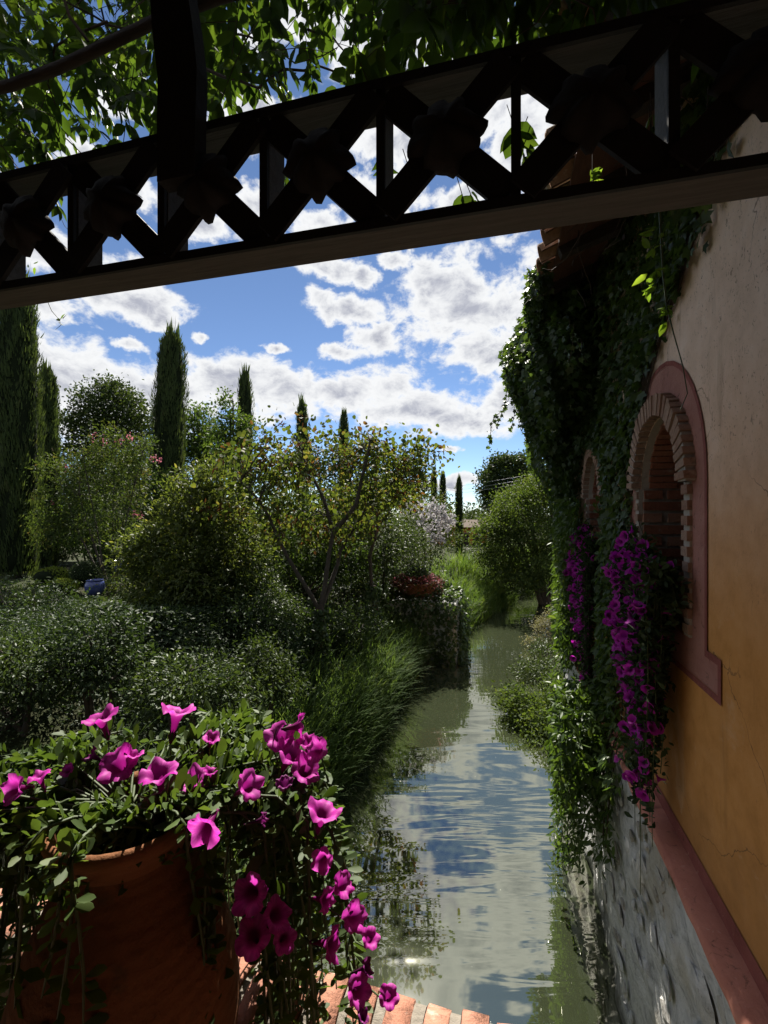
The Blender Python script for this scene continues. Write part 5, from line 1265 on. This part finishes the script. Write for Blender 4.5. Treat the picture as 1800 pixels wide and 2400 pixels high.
    shrub('garden_shrub', lab, fx, fb, d, lb, mat, ncl, per, .08 if d < 5 else .12 if d < 9 else .16, sz, 60 + i, T_LEAF, shell=.45, twigs=14)

# ------------------------------------------------------------------ ivy-covered pier with its flower bowl
pc = q_(921, 1375, 11.0); pier_c = np.array([pc[0], pc[1], 0.0]); ztop = q_(915, 1292, 10.7)[2]
pier = thing('ivy_pier', 'square pier in the water wholly covered with dark ivy', 'pier', pier_c)
mb = MB(); mb.box((pier_c[0], pier_c[1], ztop / 2 - .2), (1.55, 1.3, ztop + .2)); mb.build('masonry', M_RUBBLE, pier)
r = np.random.default_rng(8); n = 8000; f_ = r.random((n, 3)) * 2 - 1; ax = r.choice(3, n, p=[.35, .4, .25]); sg = np.where(r.random(n) < .5, -1, 1); f_[np.arange(n), ax] = np.where(ax == 2, 1, sg)
nr0 = np.zeros((n, 3)); nr0[np.arange(n), ax] = f_[np.arange(n), ax]
pos = np.array([pier_c[0], pier_c[1], ztop / 2]) + f_ * np.array([.80, .68, ztop / 2 + .02]) + nr0 * r.random((n, 1)) * .16 * (1 + .5 * np.sin(f_[:, :1] * 7 + f_[:, 1:2] * 5))
link('ivy', leaf_mesh('ivy', T_IVY, pos, frames(nr0 * .4 + r.normal(size=(n, 3)) * .4 + np.array([0, 0, -.6]), nr0 + r.normal(size=(n, 3)) * .35 + np.array([0, 0, .2])), r.uniform(.06, .09, n)), pier, M_IVY, 'stuff')
bc = np.array([q_(900, 1290, 10.8)[0], q_(900, 1290, 10.8)[1], ztop + .05])
bowl = thing('flower_bowl', 'wide bowl planter standing on the ivy-covered pier', 'planter', bc)
mb = MB(); mb.lathe([(0, 0), (.3, 0), (.34, .03), (.47, .20), (.52, .30), (.54, .33), (.50, .33), (.46, .26), (0, .25)], bc, 32); mb.build('bowl', M_TERRA, bowl, True)
beg = thing('bowl_flowers', 'ring of pink and red flowers in the bowl on the pier', 'flowers', bc + np.array([0, 0, .3]))
n = 2600; th = r.uniform(0, 6.28, n); rad = r.uniform(.30, .64, n); zf = bc[2] + .36 - .42 * np.maximum(0, rad - .45) / .19 * r.random(n) + .10 * r.random(n)
pos = np.stack([bc[0] + rad * np.cos(th), bc[1] + rad * np.sin(th), zf], -1)
link('foliage', leaf_mesh('foliage', T_LEAF, pos, frames(r.normal(size=(n, 3)) + np.array([0, 0, -.2]), r.normal(size=(n, 3)) * .5 + np.array([0, 0, 1])), r.uniform(.04, .07, n)), beg, leaf_mat('red_foliage', [(0, (.06, .02, .018)), (.5, (.10, .035, .03)), (1, (.06, .07, .02))], .3, 1.4, .5, .3), 'stuff')
k_ = r.choice(n, 260); link('blossoms', leaf_mesh('blossoms', T_ROUND, pos[k_] + np.array([0, 0, .04]), frames(r.normal(size=(260, 3)), r.normal(size=(260, 3)) + np.array([0, -1, 1])), r.uniform(.03, .05, 260)), beg, leaf_mat('pink_petal', [(0, (.28, .07, .10)), (1, (.40, .16, .20))], .35, 1.1, .6, .1, True, (1, 1, 1)), 'stuff')
topiary('boxwood_ball', 'small boxwood ball in the middle of the flower bowl', bc + np.array([0, 0, .42]), .30, 2200, .04, M_BOX, 3)

# ------------------------------------------------------------------ right bank shrubs by the climber
for i, (lab, fx, fb, d, lb, mat, ncl, per, sz, T) in enumerate([
    ('bright leafy bush growing from the right bank into the water', 1165, 1640, 7.4, [(1150, 1560, 0, .35, .5, .28), (1190, 1540, .3, .35, .6, .35), (1130, 1600, 0, .28, .4, .2), (1180, 1600, -.4, .35, .5, .28), (1110, 1510, .3, .25, .4, .2), (1200, 1590, -.6, .3, .5, .35), (1205, 1510, .3, .35, .6, .4), (1150, 1625, -.5, .3, .4, .18)], M_BROAD, 260, 50, .065, T_LEAF),
    ('darker low bush farther along the right bank', 1160, 1480, 9.6, [(1150, 1450, 0, .4, .6, .28), (1180, 1420, .5, .4, .7, .35), (1120, 1470, 0, .3, .4, .2), (1190, 1470, -.3, .4, .6, .35)], M_DARKLEAF, 130, 40, .06, T_LEAF),
    ('pale feathery weeds on the right bank in front of the bend', 1190, 1400, 11.5, [(1180, 1360, 0, .3, .5, .28), (1195, 1330, .4, .3, .5, .3), (1160, 1390, 0, .3, .4, .15)], leaf_mat('pale_weed', [(0, (.12, .13, .09)), (1, (.24, .23, .18))], .35, 1.2, .6, .2), 70, 40, .05, T_DIAMOND),
    ('low green scrub at the water edge under the spreading tree', 1110, 1270, 19, [(1090, 1255, 0, .8, .8, .35), (1140, 1262, 0, .9, .8, .35), (1190, 1265, 0, .9, .8, .4)], M_MID, 130, 40, .10, T_LEAF)]):
    p = q_(fx, fb, d); bs = np.array([p[0], p[1], max(G(p[0], p[1]), -.3)]); lb2 = [(*q_(a, b_, d + dd), rx, ry, rz) for (a, b_, dd, rx, ry, rz) in lb]
    rr4 = np.random.default_rng(90 + i); st = [[bs + rr4.normal(size=3) * .03, bs + (np.array(l[:3]) - bs) * .5, np.array(l[:3])] for l in lb2]
    tree('bank_shrub', lab, 'shrub', bs, lb2, st, mat, ncl, per, .09 if d < 15 else .18, sz, 95 + i, T, 14, .014, shell=.3, twig_r=.004)

# ------------------------------------------------------------------ far things: woods, house, wires
r = np.random.default_rng(55); cl = []
for k in range(900):
    px = r.uniform(-150, 1750); d = r.uniform(38, 66); topv = .012 + .035 * (0.5 + .5 * math.sin(px * .013) * math.sin(px * .031 + 2)) + (.03 if px < 900 else -.004)
    p = P(px, 1200, d); z0 = 1.2; z1 = ZE + topv * d; p[2] = r.uniform(z0, z1); cl.append(p)
f_ = foliage(np.array(cl), 34, .75, .34, r, T_DIAMOND, .5)
tag(link('far_wood', leaf_mesh('far_wood', T_DIAMOND, *f_), None, M_OAK), 'dim belt of trees closing the far side of the garden', 'wood', None, 'stuff')
hb = P(1078, 1290, 27); hs = thing('orange_house', 'small orange house glimpsed behind the nearest thin cypress', 'house', (hb[0], hb[1] + 1.2, .6))
M_ORW = plain_mat('orange_plaster', (.52, .20, .055), .85, .15, .2, 4, .2); zt = P(1078, 1236, 27)[2]
mb = MB(); mb.box((hb[0], hb[1] + 1.2, (zt + .3) / 2), (2.9, 2.4, zt - .3)); mb.build('wall', M_ORW, hs)
mb = MB(); z = zt + .02; x, y = hb[0], hb[1] + 1.2
mb.add([(x - 1.7, y - 1.5, z), (x + 1.7, y - 1.5, z), (x + 1.7, y + 1.5, z), (x - 1.7, y + 1.5, z), (x - 1.5, y, z + .42), (x + 1.5, y, z + .42)], [(0, 1, 5, 4), (2, 3, 4, 5), (1, 2, 5), (3, 0, 4), (3, 2, 1, 0)]); mb.build('roof', plain_mat('old_grey_tiles', (.13, .10, .08), .9, .1, .4, 8, .5), hs)
for dx in (-.75, .35):
    mb = MB(); mb.box((x + dx, hb[1] - .01, zt - .75), (.4, .06, .8)); w_ = mb.build('window', M_DARKWOOD, hs)
    mb = MB(); mb.box((x + dx, hb[1] - .03, zt - .32), (.5, .05, .06)); mb.build('lintel', M_TANBRICK, w_)
mb = MB(); mb.box((x + 1.0, hb[1] - .01, zt - 1.2), (.5, .06, 1.6)); mb.build('door', M_DARKWOOD, hs)
M_WIRE = plain_mat('wire_metal', (.25, .26, .28), .5, .5, .1, 5, 0)
for i, dy in enumerate((0, 9, 17)):
    mb = MB(); a = P(960, 1150 + dy, 60); e = P(1420, 1075 + dy, 34); pts = [a + (e - a) * t + np.array([0, 0, -1.6 * t * (1 - t)]) for t in np.linspace(0, 1, 14)]
    mb.tube(pts, .014, 5, False); tag(mb.build('power_wire', M_WIRE, None, True), ['topmost of three thin wires crossing before the round tree', 'middle of three thin wires crossing before the round tree', 'lowest of three thin wires crossing before the round tree'][i], 'wire', 'wires before the round tree')
